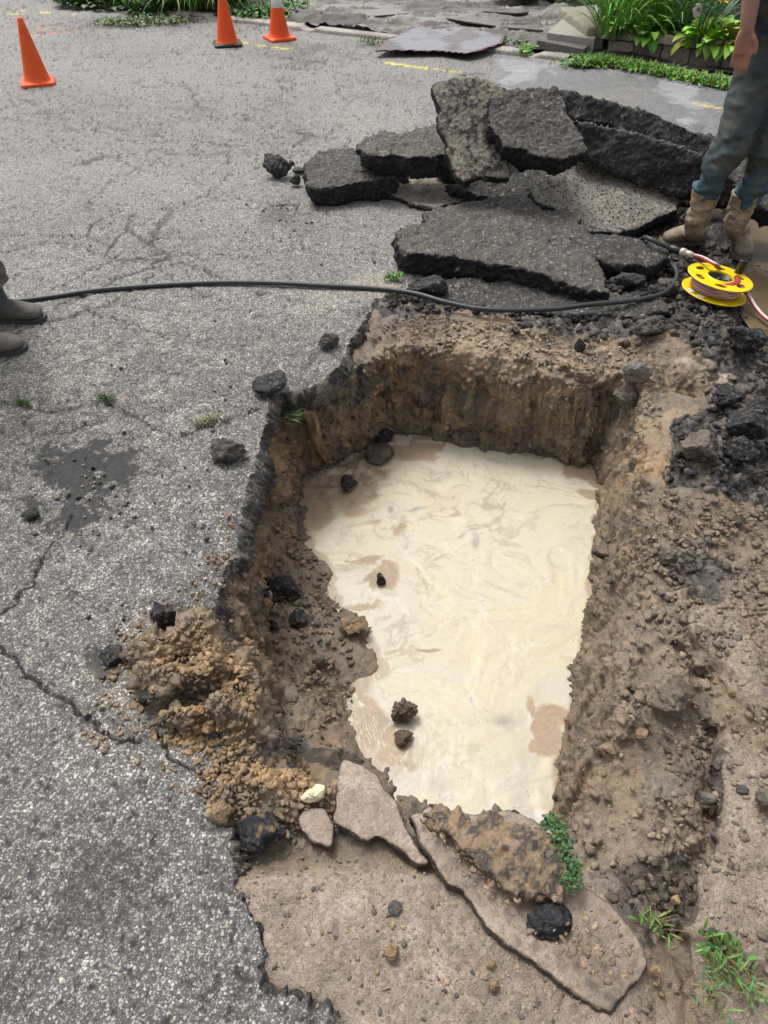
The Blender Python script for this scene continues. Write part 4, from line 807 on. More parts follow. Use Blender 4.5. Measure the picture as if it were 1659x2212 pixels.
def wallcrumbs(n=4200):
    me = ground.data; V = getv(me); Nn = getn(me); r = np.random.default_rng(77); u, v = proj(*V.T.astype(float)); w = ((Nn[:, 2] < .8) & (V[:, 2] > WZ+.01) & (V[:, 2] < -.02) & (sdf(V[:, 0], V[:, 1], RIMW) > -.03)); idx = np.nonzero(w)[0]
    cl = fbm(V[idx].astype(float), 6, 3, 820) > -.1; idx = idx[cl]; idx = idx[(r.random(len(idx)) < np.where((u[idx] > 1180) & (v[idx] > 1020), .25, 1))]; idx = r.choice(idx, n); P = V[idx]
    T = [rockverts(ICO1[0], 700+k, 6, .3, (.4, .8)) for k in range(8)]; s = .0025+.016*r.random(n)**4; B = np.stack([T[k % 8] for k in range(n)])*s[:, None, None]*r.uniform(.6, 1.2, (n, 1, 3))+(P-Nn[idx]*s[:, None]*.1)[:, None, :]
    cc = np.empty(len(V)*4, np.float32); me.color_attributes['Col'].data.foreach_get('color', cc); cc = cc.reshape(-1, 4)[idx, :3]*r.uniform(.6, 1.6, (n, 1)); q = r.random(n) < .12; cc[q] = (.03, .028, .027); nv = len(ICO1[0]); C = np.repeat(np.hstack([cc, np.full((n, 1), .1)]), nv, 0)
    Fc = (ICO1[1][None]+(np.arange(n)*nv)[:, None, None]).reshape(-1, 3)
    link('wall_crumbs', mesh_np('wall_crumbs', B.reshape(-1, 3), Fc, M_EARTH, C, smooth=False), label='soil crumbs and small stones clinging to the walls of the pit', cat='gravel', kind='stuff')
wallcrumbs()
# muddy jet pouring out from under the road
def jet():
    def pull(u, v, k):
        p = GS_(u, v); d = (Vector((0, 0, CH))-p).normalized(); return p+d*k
    e = G(712, 1006, WZ-.01); a = GS_(664, 868); a.z = -.10; d_ = (Vector((0, 0, CH))-a).normalized(); a = a+d_*.03
    pts = [a.lerp(e, k)+Vector((0, -.035*math.sin(k*3.14), 0)) for k in (0, .2, .4, .6, .8, 1)]; pts[0] = pts[0]+Vector((-.02, .015, .03))
    mb = MB().tube(smooth_path(pts, 6), [(.030, .022)]*4+[(.030-.0007*i, .020) for i in range(27)], 20)
    me = mb.mesh('water_jet'); me = remesh(me, .005); P = getv(me).astype(float); Nn = getn(me)
    setv(me, P+Nn*(.006*fbm(P*np.array([1, 1, .3]), 34, 4, 33))[:, None]); me.polygons.foreach_set('use_smooth', [True]*len(me.polygons))
    c = np.tile(np.array([.20, .135, .078]), (len(P), 1))*(1+.4*fbm(P*np.array([1, 1, .3]), 50, 3, 34))[:, None]; setcol(me, c); m = vcolmat('muddy_jet', .18, .6, .15, 40., .003); me.materials.append(m)
    link('water_jet', me, label='stream of brown muddy water pouring from under the broken road into the pit', cat='water stream')
jet()
# root sticking out of the right wall
mb = MB().tube([GS_(1312, 1212)+Vector((.03, 0, 0)), PY(1296, 1200, GS_(1310, 1210).y), PY(1281, 1192, GS_(1310, 1210).y-.01)], [.012, .010, .008], 10)
link('root', mb.mesh('root', flat('root_bark', (.035, .028, .022), .7, bump=.003)), label='short dark broken root poking out of the right wall of the pit', cat='root')
exec_part2 = True
# ================================================================ hoses and reel
M_HOSE = flat('black_hose', (.035, .04, .042), .45, .5, .35, 60., bump=.001, dirt=(.16, .15, .13), dirts=14., dirta=.42)
def gl(u, v, r=.0105, zmin=-9):
    if u > 860: return G(u, v, max(.022, zmin))
    return G(u, v, r+.002)
hp_ = [gl(-60, 652), gl(10, 652), gl(60, 648), gl(120, 640), gl(200, 628), gl(290, 620), gl(380, 614), gl(500, 610), gl(610, 612), gl(700, 617), gl(780, 621), gl(850, 627), G(905, 636, .02), G(960, 652, .02), G(1030, 666, .018), G(1106, 670, .02), G(1200, 667, .02), G(1273, 658, .02), G(1340, 652, .012), G(1390, 645, .004), G(1433, 633, .0),
       G(1456, 612, .0), G(1462, 590, .004), G(1453, 572, .01), G(1441, 562, .0), G(1420, 552, -.02), G(1400, 540, -.02), G(1385, 525, .03), G(1392, 513, .075), G(1403, 516, .095), G(1425, 526, .085), G(1449, 536, .07)]
hz = link('hose', MB().tube(smooth_path(hp_, 8), .0112, 14).mesh('hose', M_HOSE), label='long black hose lying across the road and past the pit to the yellow reel', cat='hose')
M_CLEAR = flat('clear_plastic', (.55, .52, .42), .2, .5, .1, 40., trans=.3); M_REDH = flat('red_hose', (.42, .05, .05), .35, .5, .1, 40.); M_BLK = flat('black_plastic', (.015, .015, .017), .4, .5, .2, 20.)
cA, cB, cC, cD = G(1449, 536, .07), G(1469, 543, .068), G(1499, 552, .07), G(1541, 569, .10)
cpl = link('hose_coupling', None, label='black and clear plastic coupling joining the black hose to the red one', cat='hose coupling', loc=tuple(cA))
def ch(name, me, par, **k): return link(name, me, parent=par, **k)
def loc_tube(pts, r, n, name, mat, o): return MB().tube([Vector(p)-Vector(o) for p in pts], r, n).mesh(name, mat)
ch('collar', loc_tube([cA-(cB-cA)*.15, cA, cA.lerp(cB, .5), cB, cB+(cC-cB)*.1], [.013, .017, .018, .017, .012], 16, 'collar', M_BLK, cA), cpl)
ch('clear_barrel', loc_tube([cB, cB.lerp(cC, .08), cB.lerp(cC, .35), cB.lerp(cC, .4), cB.lerp(cC, .6), cB.lerp(cC, .66), cC], [.012, .020, .020, .015, .015, .017, .011], 16, 'clear_barrel', M_CLEAR, cA), cpl)
def stripe_hose(pts, r, n=12, turns=0):
    P = smooth_path(pts, 8); mb = MB().tube(P, r, n); me = mb.mesh('red_hose')
    c = np.array([(.42, .06, .07) if (i % n) not in (2, 3, 4) else (.75, .58, .56) for i in range(len(mb.V))]); setcol(me, c); me.materials.append(M_VC); return me
def reel():
    C0 = G(1544, 622, .0); C0.z = -.02; root = link('hose_reel', None, label='yellow hose reel lying flat on the broken ground beside the muddy boot', cat='hose reel', loc=tuple(C0))
    root.rotation_euler = (rad(-1), rad(7), 0)
    Y = flat('yellow_plastic', (.86, .66, .01), .3, .5, .05, 20., dirt=(.30, .22, .09), dirts=14., dirta=.40)
    R = .150
    def disc(z0, z1, holes):
        prof = [(.058, z0), (R-.006, z0), (R, z0+.003), (R, z1-.002), (R-.004, z1), (R-.009, z1-.002), (.066, z1-.002), (.062, z1+.002), (.058, z1+.002), (.058, z0)]
        me = MB().lathe(prof, 96).mesh('flange'); 
        import bmesh
        bm = bmesh.new(); bm.from_mesh(me); bmesh.ops.remove_doubles(bm, verts=bm.verts, dist=1e-5); bmesh.ops.recalc_face_normals(bm, faces=bm.faces); bm.to_mesh(me); bm.free()
        if not holes: me.polygons.foreach_set('use_smooth', [False]*len(me.polygons)); me.materials.append(Y); return me
        a = bpy.data.objects.new('a', me); COL.objects.link(a); cut = MB()
        for k in range(6):
            th = rad(12+60*k); c = Vector((.106*math.cos(th), .106*math.sin(th), 0)); M = 20; e1 = Vector((-math.sin(th), math.cos(th), 0)); e2 = Vector((math.cos(th), math.sin(th), 0))
            ring = [c+e1*(.028*math.copysign(abs(math.cos(t))**1.1, math.cos(t)))+e2*(.0175*math.sin(t)) for t in [2*math.pi*i/M for i in range(M)]]
            cut.add([p+Vector((0, 0, z0-.02)) for p in ring]+[p+Vector((0, 0, z1+.02)) for p in ring], [tuple(range(M-1, -1, -1)), tuple(range(M, 2*M))]+[(i, (i+1) % M, M+(i+1) % M, M+i) for i in range(M)])
        cm = cut.mesh('cut'); bm = bmesh.new(); bm.from_mesh(cm); bmesh.ops.recalc_face_normals(bm, faces=bm.faces); bm.to_mesh(cm); bm.free()
        b = bpy.data.objects.new('b', cm); COL.objects.link(b)
        m = a.modifiers.new('b', 'BOOLEAN'); m.operation = 'DIFFERENCE'; m.object = b; m.solver = 'EXACT'
        r = bpy.data.meshes.new_from_object(a.evaluated_get(bpy.context.evaluated_depsgraph_get())); bpy.data.objects.remove(a); bpy.data.objects.remove(b)
        r.polygons.foreach_set('use_smooth', [False]*len(r.polygons)); r.materials.clear(); r.materials.append(Y); return r
    ch('flange', disc(0, .007, False), root, label='lower yellow flange with white stickers'); ch('flange', disc(.070, .077, True), root, label='upper yellow flange with six slots')
    mb = MB().lathe([(.060, .006), (.060, .071), (.056, .071), (.056, .012), (.0, .012)], 48)
    for k in range(4):
        th = rad(20+90*k); mb.box((.028*math.cos(th), .028*math.sin(th), .05), (.056, .005, .012), Matrix.Rotation(th, 3, 'Z'))
    mb.lathe([(.012, .012), (.012, .07), (.0, .07)], 16)
    ch('hub', mb.mesh('hub', M_BLK), root)
    hp2 = []
    for i in range(0, 4*40+1):
        th = 2*math.pi*i/40; hp2.append((.108*math.cos(th), .108*math.sin(th), .018+.0118*i/40))
    n = 12; mb = MB().tube(hp2, .0098, n); me = mb.mesh('wound_hose'); c = np.array([(.62, .42, .38) if math.hypot(p[0], p[1]) > .108+.0062 and (p[2]*85) % 1 > .35 else (.22, .03, .04) for p in mb.V])
    setcol(me, c); me.materials.append(M_VC); ch('wound_hose', me, root)
    me = MB().tube([(.078*math.cos(t/20*6.283), .078*math.sin(t/20*6.283), .02+.0028*t/1) for t in range(21)], .016, 10).mesh('inner_hose', M_REDH); ch('inner_hose', me, root)
    th = rad(32); mb = MB(); c = (.134*math.cos(th), .134*math.sin(th), 0)
    mb.lathe([(.0, .070), (.014, .072), (.0185, .077), (.0185, .125), (.021, .128), (.021, .137), (.017, .140), (.0, .140)], 24, c); ch('crank_knob', mb.mesh('crank_knob', M_BLK), root)
    W_ = flat('white_sticker', (.75, .74, .72), .5); mb = MB(); 
    for a in (195, 222): 
        th = rad(a); mb.box((.128*math.cos(th), .128*math.sin(th), .0085), (.028, .036, .0012), Matrix.Rotation(th, 3, 'Z'))
    ch('sticker', mb.mesh('sticker', W_, False), root)
    mb = MB(); th = rad(198); 
    for i in range(3):
        for j in range(3): mb.box((.112*math.cos(th)+.0058*(i-1),   .112*math.sin(th)+.0058*(j-1), .0768), (.0048, .0048, .001))
    ch('maker_mark', mb.mesh('maker_mark', flat('brown_print', (.38, .16, .02), .5), False), root)
    return C0
RC = reel()
Cr = [cC, cC.lerp(cD, .4)+Vector((0, 0, .006)), cD, G(1549, 573, .088), G(1553, 577, .045)]
link('red_hose', stripe_hose(Cr, .0085), label='short red hose running from the clear coupling into the yellow reel', cat='hose')
link('red_hose', stripe_hose([G(1596, 620, .0), G(1606, 622, .004), G(1618, 640, .005), G(1636, 668, -.025), G(1665, 694, -.035), G(1740, 730, -.035), G(1850, 742, -.035)], .009), label='pale pink hose trailing from the yellow reel toward the puddle at the right', cat='hose')
# ================================================================ traffic cones
OR_ = flat('orange_rubber', (.85, .115, .018), .5, .4, .08, 12., dirt=(.22, .07, .035), dirts=9., dirta=.44); OR2 = flat('orange_plastic', (.88, .10, .012), .42, .4, .05, 12., dirt=(.4, .09, .035), dirts=9., dirta=.40)
def coneobj(label, loc, body, basem, band=False, rot=0.2, group='traffic cones'):
    root = link('traffic_cone', None, label=label, cat='traffic cone', group=group, loc=tuple(loc)); root.rotation_euler.z = rot; h = .46
    def r(z): return .101-(.101-.021)*((z-.03)/(h-.03))
    prof = [(.112, .026), (.104, .036), (r(.05), .05)]+[(r(z), z) for z in (.1, .16, .22, .285, .37, h-.004)]+[(.018, h), (.013, h-.003), (.013, h-.03)]
    ch('cone_body', MB().lathe(prof, 40).mesh('cone_body', body), root)
    mb = MB(); hb = .134; ck = .022
    oc = lambda s: [(s-ck, -s), (s, -s+ck), (s, s-ck), (s-ck, s), (-s+ck, s), (-s, s-ck), (-s, -s+ck), (-s+ck, -s)]
    L_ = [(hb, .0), (hb, .018), (hb-.006, .024), (.118, .028)]; V = []
    for s, z in L_: V += [(x, y, z) for x, y in oc(s)]
    Fc = [tuple(range(7, -1, -1)), tuple(range(24, 32))]+[(k*8+i, k*8+(i+1) % 8, k*8+8+(i+1) % 8, k*8+8+i) for k in range(3) for i in range(8)]
    ch('base', mb.add(V, Fc).mesh('base', basem, False), root)
    if band: ch('reflective_band', MB().lathe([(r(.265)+.0006, .265), (r(.265)+.0022, .266), (r(.37)+.0022, .369), (r(.37)+.0006, .37)], 40).mesh('reflective_band', flat('white_band', (.74, .74, .73), .45, var=.06)), root)
coneobj('worn all-orange traffic cone, the nearest and farthest left', G(83, 180), OR_, OR_, rot=.35)
coneobj('orange traffic cone with a black base, middle of the three', G(492, 97), OR2, M_BLK, rot=.25)
coneobj('orange traffic cone with a white reflective band, by the kerb', G(604, 84), OR2, OR2, band=True, rot=.5)
# ================================================================ kerb, verge, drive
TH = math.atan(-.53); cT, sT = math.cos(TH), math.sin(TH)
def ST(s, t): return (s*cT-t*sT, 8.5+s*sT+t*cT)
def inv(x, y): return x*cT+(y-8.5)*sT, -x*sT+(y-8.5)*cT
def verge():
    ss_ = np.arange(-12, 9, .03); tt = np.concatenate([np.arange(.12, 4.5, .025), np.geomspace(4.6, 40, 24)]); S, T = np.meshgrid(ss_, tt); s, t = S.ravel(), T.ravel()
    x = s*cT-t*sT; y = 8.5+s*sT+t*cT; P = np.stack([x, y, 0*x], 1); u, v = proj(x, y, 0*x+.03)
    drive = inside(u, v, [(640,-200),(560,60),(700,72),(830,97),(1180,122),(1290,90),(1330,-200)]).astype(float)
    nn = fbm(P, 2.2, 4, 600); rg = 1-np.abs(fbm(P*np.array([1, 2.2, 1]), 2.0, 4, 601))*3
    z = .03+.03*nn+drive*.05*np.clip(rg, 0, 1)**2+.006*fbm(P, 30, 2, 602)+.1*ss(t, 5, 20)
    z = z-.05*np.exp(-((t-.3)/.1)**2)
    col = np.tile(np.array([.06, .048, .034]), (len(x), 1)); m = drive[:, None]
    col = col*(1-m)+m*np.array([.135, .122, .108])*(1+.5*fbm(P, 3, 4, 603)[:, None])
    q = (drive*ss(fbm(P*np.array([1, 2.5, 1]), 1.4, 4, 604), .02, .3))[:, None]; col = col*(1-q)+q*np.array([.27, .25, .225])
    q = (drive*ss(fbm(P*np.array([1, 2.5, 1]), 3.4, 4, 605), .08, .3))[:, None]*.8; col = col*(1-q)+q*np.array([.05, .045, .04])
    q = (np.exp(-((t-.30)/.16)**2)*ss(fbm(P, 4, 3, 607), -.4, .2))[:, None]*.8; col = col*(1-q)+q*np.array([.055, .047, .036])
    I = np.arange(len(x)).reshape(S.shape); Q = np.stack([I[:-1, :-1], I[:-1, 1:], I[1:, 1:], I[1:, :-1]], -1).reshape(-1, 4)
    me = mesh_np('verge', np.stack([x, y, z], 1), Q, earthmat('verge_mud', .42, 60, 130, .008, var=.3, rvar=.3), np.hstack([np.clip(col, .01, .6), 0*x[:, None]+.12])); link('verge', me, kind='structure')
verge()
def kerb():
    ss_ = np.arange(-3.3, 1.9, .02); prof = [(0, -.06), (.0, .022), (.012, .034), (.14, .036), (.15, .03), (.15, -.06)]; V = []; 
    for s in ss_:
        j = .012*math.sin(s*3.1)+random.uniform(-.004, .004)
        for k, (t, z) in enumerate(prof): x, y = ST(s, t+(j if k < 3 else j*.4)); V.append((x, y, z-.03*max(0, math.sin(s*5.2)-.86)*7))
    n = len(prof); Fc = [(i*n+k, i*n+k+1, (i+1)*n+k+1, (i+1)*n+k) for i in range(len(ss_)-1) for k in range(n-1)]
    V = np.array(V); f = fbm(V, 5, 4, 610); c = np.array([.36, .335, .29])*(1+.5*f[:, None]); me = mesh_np('kerb', V, Fc, M_MUDC, np.hstack([c, 0*f[:, None]+.4])); link('kerb', me, kind='structure')
M_MUDC = earthmat('old_concrete', .75, 60, 180, .003, var=.3)
kerb()
def prism(poly, z1, th, name, mat, col=None, sub=None, bev=.006):
    import bmesh
    bm = bmesh.new(); vs = [bm.verts.new(G(u, v, z1)) for u, v in poly]; f = bm.faces.new(vs)
    if f.normal.z < 0: f.normal_flip()
    r = bmesh.ops.extrude_face_region(bm, geom=[f]); 
    for e in r['geom']:
        if isinstance(e, bmesh.types.BMVert): e.co.z -= th
    bm.normal_update(); bmesh.ops.recalc_face_normals(bm, faces=bm.faces)
    if bev: bmesh.ops.bevel(bm, geom=[e for e in bm.edges], offset=bev, segments=2, affect='EDGES', profile=.5)
    me = bpy.data.meshes.new(name); bm.to_mesh(me); bm.free()
    if col: c = np.tile(np.array([*col, .3]), (len(me.vertices), 1)); setcol(me, c)
    me.materials.append(mat); return me
link('sidewalk', prism([(1182,70),(1212,42),(1306,46),(1285,84)], .13, .2, 'sidewalk', M_MUDC, (.34, .31, .27)), kind='structure')
link('sidewalk', prism([(1216,38),(1245,14),(1330,6),(1310,42)], .135, .2, 'sidewalk', M_MUDC, (.31, .29, .25)), kind='structure')
link('step', prism([(1160,86),(1182,73),(1284,88),(1262,106)], .075, .14, 'step', M_MUDC, (.10, .095, .09)), kind='structure')
def matsheet():
    poly = [(806,98),(842,72),(872,56),(905,47),(950,50),(1000,46),(1060,58),(1094,66),(1088,82),(1045,98),(1010,104),(950,96),(880,97)]
    Pw = W2(poly, .1); A = np.array(Pw); xs = np.arange(A[:, 0].min(), A[:, 0].max(), .012); ys = np.arange(A[:, 1].min(), A[:, 1].max(), .012); X, Y = np.meshgrid(xs, ys); x, y = X.ravel(), Y.ravel(); P = np.stack([x, y, 0*x], 1)
    d = sdf(x+.004*fbm(P, 3, 2, 3), y+.004*fbm(P, 3, 2, 4), Pw); s, t = inv(x, y); u, v = proj(x, y, 0*x+.1)
    z = .058+.012*fbm(P, 2.2, 3, 620)+.004*np.sin((s*1.2-t*.6)*70+4*fbm(P, 2, 3, 621)); 
    c = np.tile(np.array([.25, .245, .27]), (len(x), 1)); e = ss(-d, -.045, -.02)[:, None]; c = c*(1-e)+e*np.array([.13, .035, .05]); q = ss(fbm(P, 3, 4, 623), -.1, .35)[:, None]*.8*(1-e); c = c*(1-q)+q*np.array([.10, .085, .07])
    I = np.arange(len(x)).reshape(X.shape); Q = np.stack([I[:-1, :-1], I[:-1, 1:], I[1:, 1:], I[1:, :-1]], -1).reshape(-1, 4); Q = Q[(d > 0)[Q].all(1)]; us = np.unique(Q); mp = np.zeros(len(x), np.int64); mp[us] = np.arange(len(us)); Q = mp[Q]; n = len(us)
    V = np.stack([x, y, z], 1)[us]; V2 = V.copy(); V2[:, 2] -= .01
    me = mesh_np('rubber_mat', np.vstack([V, V2]), np.vstack([Q, Q[:, ::-1]+n]), vcolmat('wet_mat', .22, .6, .2, 30., .002), np.vstack([c[us], c[us]])); link('rubber_mat', me, label='wet ribbed grey mat with a dark red edge lying on the muddy drive', cat='mat')
matsheet()
PLY = earthmat('muddy_board', .35, 50, 120, .003, var=.35, rvar=.3)
for lb, poly, z, c in (('long muddy board with a dark edge lying on the drive, nearest the sidewalk', [(935,34),(985,20),(1100,34),(1176,58),(1170,64),(1060,56)], .05, (.14, .125, .11)), ('pale muddy board lying on the drive behind the cones', [(655,22),(700,6),(850,8),(905,22),(880,30),(760,34)], .045, (.2, .185, .165)),
                       ('dark muddy board at the far side of the drive', [(900,10),(960,0),(1080,10),(1150,24),(1120,28),(1000,22)], .05, (.12, .105, .095))):
    poly = [(a_+random.uniform(-7, 7), b_+random.uniform(-2, 2)) for (p_, q_) in zip(poly, poly[1:]+poly[:1]) for a_, b_ in (p_, ((p_[0]+q_[0])/2, (p_[1]+q_[1])/2))]; me = prism(poly, z, .014, 'board', PLY, c, bev=.003); link('board', me, label=lb, cat='board', group='muddy boards on the drive', loc=recentre(me))
# ================================================================ planter, house
def planter():
    a = Vector((1.97, 7.93, 0)); b = Vector((3.9, 6.72, 0)); d = (b-a).normalized(); nrm = Vector((-d.y, d.x, 0)); L = (b-a).length; A = math.atan2(d.y, d.x); R = Matrix.Rotation(A, 3, 'Z')
    root = link('planter_wall', None, label='low curved wall of brown concrete blocks holding up the flower bed', cat='planter wall', loc=tuple(a))
    def course(z, h, x0, dep, off, lens, pal, name):
        mb = MB(); x = x0; cs = []
        while x < L:
            l = random.uniform(*lens); c = d*(x+l/2)+nrm*(dep/2+off+random.uniform(-.004, .004))+Vector((0, 0, z+h/2+.012*math.sin(x*2)))
            Rr = Matrix.Rotation(A+random.uniform(-.03, .03), 3, 'Z'); tmp = MB().box(c, (l-.010, dep, h-.006), Rr).mesh('t'); tmp = remesh(tmp, .009); lap(tmp, 1); P = getv(tmp).astype(float); setv(tmp, P+getn(tmp)*(.006*fbm(P+x, 30, 3, 630))[:, None])
            P = getv(tmp); k = random.choice(pal); cs.append(np.tile(np.array(k)*random.uniform(.8, 1.2), (len(P), 1))*(1+.4*fbm(P.astype(float), 12, 3, 631))[:, None])
            mb.add([tuple(p) for p in P], [tuple(p.vertices) for p in tmp.polygons]); x += l
        me = mb.mesh(name, M_MUDC); c = np.vstack(cs); setcol(me, np.hstack([np.clip(c, .01, .7), np.full((len(c), 1), .35)])); ch(name, me, root)
    pal = [(.34, .28, .225), (.40, .345, .28), (.28, .2, .165), (.42, .35, .28), (.29, .24, .205)]
    course(.12, .085, 0, .19, 0, (.17, .21), pal, 'cap_course'); course(-.02, .135, .1, .15, .03, (.24, .32), [(.24, .185, .15), (.3, .245, .2), (.2, .165, .14)], 'lower_course')
    mb = MB(); e = Vector((-.05, .55, 0)).normalized(); c = e*.55+Vector((0, 0, .1)); mb.box(c, (.18, 1.0, .2), Matrix.Rotation(math.atan2(e.y, e.x)-math.pi/2, 3, 'Z'))
    me = mb.mesh('side_wall', M_MUDC, False); me = remesh(me, .02); c = np.tile(np.array([.30, .27, .2, .4]), (len(me.vertices), 1)); setcol(me, c); me.materials.append(M_MUDC); ch('side_wall', me, root)
    # soil behind
    mb = MB(); q = [a+nrm*.17, b+nrm*.17, b+nrm*2.2+d*.3, a+nrm*1.4]; mb.add([tuple(p+Vector((0, 0, .15))) for p in q]+[tuple(p+Vector((0, 0, -.05))) for p in q], [(0, 1, 2, 3), (4, 7, 6, 5)]+[(i, 4+i, 4+(i+1) % 4, (i+1) % 4) for i in range(4)])
    link('planter_soil', mb.mesh('planter_soil', flat('bed_soil', (.04, .03, .02), .9, bump=.02), False), kind='structure')
    return a, b, d, nrm
PA, PB_, PD, PN = planter()
def house():
    a = Vector((2.55, 9.75, 0)); b = Vector((7.2, 7.2, 0)); d = (b-a).normalized(); nrm = Vector((-d.y, d.x, 0)); A = math.atan2(d.y, d.x); L = (b-a).length
    root = link('house', None, label='house with pale blue horizontal siding behind the flower bed', cat='house', loc=tuple(a)); root.rotation_euler.z = A
    mb = MB(); h = .11
    for i in range(26):
        z = .25+i*h; mb.add([(0, -.012, z), (L, -.012, z), (L, .004, z+h), (0, .004, z+h), (0, .004, z), (L, .004, z)], [(0, 1, 2, 3), (4, 5, 1, 0)])
    mb.box((L/2, 1.5, 1.6), (L, 2.98, 2.7)); ch('siding', mb.mesh('siding', flat('pale_blue_paint', (.55, .66, .72), .5, var=.06, sc=5.), False), root)
    ch('foundation', MB().box((L/2, 1.5, .12), (L-.02, 2.9, .26)).mesh('foundation', flat('foundation_block', (.3, .29, .27), .85), False), root)
    mb = MB(); mb.add([(-.3, -.4, 2.95), (L+.3, -.4, 2.95), (L+.3, 1.5, 4.1), (-.3, 1.5, 4.1), (-.3, 3.4, 2.95), (L+.3, 3.4, 2.95)], [(0, 1, 2, 3), (3, 2, 5, 4), (0, 4, 5, 1), (0, 3, 4), (1, 5, 2)]); ch('roof', mb.mesh('roof', flat('grey_shingle', (.09, .09, .095), .9), False), root)
house()
# ================================================================ plants
class Leaves:
    def __init__(s): s.V = []; s.F = []; s.C = []
    def leaf(s, p, az, el, ln, wd, droop=1.2, col=(.08, .2, .03), prof='blade', fold=.25, seg=7, tw=0.):
        b = len(s.V); p = Vector(p); h = Vector((math.cos(az), math.sin(az), 0)); sd = Vector((-h.y, h.x, 0)); e = el; pos = p.copy(); st = ln/seg; k = random.uniform(.75, 1.25)
        for i in range(seg+1):
            t = i/seg
            w = wd*((1-t)**.6*min(1, .35+t*4) if prof == 'blade' else (math.sin(math.pi*min(1, max(0, (t-.18)/.82))**.8)**.8 if t > .18 else .06) if prof == 'ovate' else math.sin(math.pi*(t*.94+.05))**.7)
            dr = h*math.cos(e)+Vector((0, 0, math.sin(e))); up = dr.cross(sd)*-1
            s2 = sd*math.cos(tw*t)+up*math.sin(tw*t)
            for q, f in ((-1, fold), (0, 0), (1, fold)):
                s.V.append(tuple(pos+s2*(w*q)+Vector((0, 0, 1))*f*w*abs(q))); m = k*(1.12 if q == 0 else .95)*(.85+.25*t); s.C.append((col[0]*m, col[1]*m, col[2]*m))
            pos = pos+dr*st; e -= droop/seg*(.5+t)
        for i in range(seg):
            for q in (0, 1): a = b+i*3+q; s.F.append((a, a+1, a+4, a+3))
    def ball(s, p, r, col, n=6, flatz=1.):
        b = len(s.V); V, Fc = ICO1[0]*np.array([r, r, r*flatz])+np.array(p), ICO1[1]
        s.V += [tuple(v) for v in V]; s.F += [tuple(int(i)+b for i in f) for f in Fc]; s.C += [col]*len(V)
    def obj(s, name, label=None, cat=None, group=None, kind=None, mat=None, parent=None):
        me = bpy.data.meshes.new(name); V = np.array(s.V); off = Vector((V[:, 0].mean(), V[:, 1].mean(), V[:, 2].min())) if not parent else Vector((0, 0, 0))
        me.from_pydata((V-np.array(off)).tolist(), [], s.F); me.update(); setcol(me, np.array(s.C)); me.materials.append(mat or M_LEAF); me.polygons.foreach_set('use_smooth', [True]*len(me.polygons))
        return link(name, me, parent, label, cat, group, kind, loc=tuple(off) if not parent else None)
def clump(c, n, r, ln, wd, col, el=(.7, 1.45), droop=1.5, prof='blade', L=None, fold=.25, seg=7, jit=.25):
    L = L or Leaves(); c = Vector(c)
    for i in range(n):
        az = random.uniform(0, 6.283); rr = r*math.sqrt(random.random()); j = random.uniform(1-jit, 1+jit); cc = tuple(x*random.uniform(.65, 1.35) for x in col)
        L.leaf(c+Vector((rr*math.cos(az), rr*math.sin(az), 0)), az+random.uniform(-.7, .7), random.uniform(*el), ln*j, wd*j, droop*random.uniform(.6, 1.4), cc, prof, fold, seg)
    return L
LIME = (.20, .36, .045); GRN = (.10, .22, .03); DK = (.05, .12, .03)
def onbed(u, v, z=.15): return G(u, v, z)
# strap-leaved clumps left of the hostas
for i, (u, v, n, lb) in enumerate(((1322, 76, 110, 'tall strap-leaved daylily clump at the left end of the flower bed'), (1352, 62, 110, 'tall strap-leaved daylily clump behind the first hosta'), (1445, 70, 110, 'strap-leaved daylily clump between the two hostas'), (1400, 48, 130, 'strap-leaved daylily clump at the back of the bed, behind the lilies'), (1478, 40, 120, 'strap-leaved daylily clump at the back of the bed by the pinwheel'), (1335, 40, 120, 'strap-leaved daylily clump at the back left corner of the bed'))):
    clump(onbed(u, v), n, .16, .62, .011, (.16, .32, .05), (.85, 1.5), 1.5, seg=9).obj('daylily', lb, 'daylily', 'daylilies in the flower bed')
for i, (u, v, lb) in enumerate(((1385, 80, 'mid green hosta in the flower bed, left of the two'), (1430, 74, 'smaller hosta squeezed beside the left one'), (1532, 97, 'bright lime green hosta at the right of the flower bed'), (1582, 100, 'lime green hosta next to the standing man'))):
    clump(onbed(u, v), 85, .14, .25 if i != 1 else .19, .042, (.17, .34, .05) if i < 2 else (.26, .42, .05), (.3, 1.35), 1.7, 'ovate', fold=.18, seg=8).obj('hosta', lb, 'hosta', 'hostas in the flower bed')
L = clump(onbed(1508, 88), 60, .14, .42, .010, (.07, .16, .09), (.8, 1.5), .8, 'oval'); L.obj('lavender_plant', 'blue-green fine-leaved plant behind the lime hosta', 'plant')
def lily(p, h, col, lb, nm='lily'):
    p = Vector(p); root = link(nm, None, label=lb, cat='flower', loc=tuple(p)); L = Leaves()
    me = MB().tube([(0, 0, 0), (.01, 0, h*.5), (.0, .01, h)], .004, 6).mesh('stem', flat('stem_green', (.10, .22, .04), .6)); ch('stem', me, root)
    for q in range(8): L.leaf((.003, 0, h*(.15+.09*q)), q*2.4, .6, .10, .012, 1., GRN, 'oval')
    L.obj('leaf', parent=root); L = Leaves()
    for f in range(3):
        c = Vector((random.uniform(-.05, .05), random.uniform(-.05, .05), h+random.uniform(-.06, .03))); L = Leaves()
        L.ball(c, .008, (.5, .45, .1))
        for q in range(6): L.leaf(c, q*1.047+f, .7, .07, .016, 1.6, col, 'oval', seg=5)
        L.obj('bloom', parent=root)
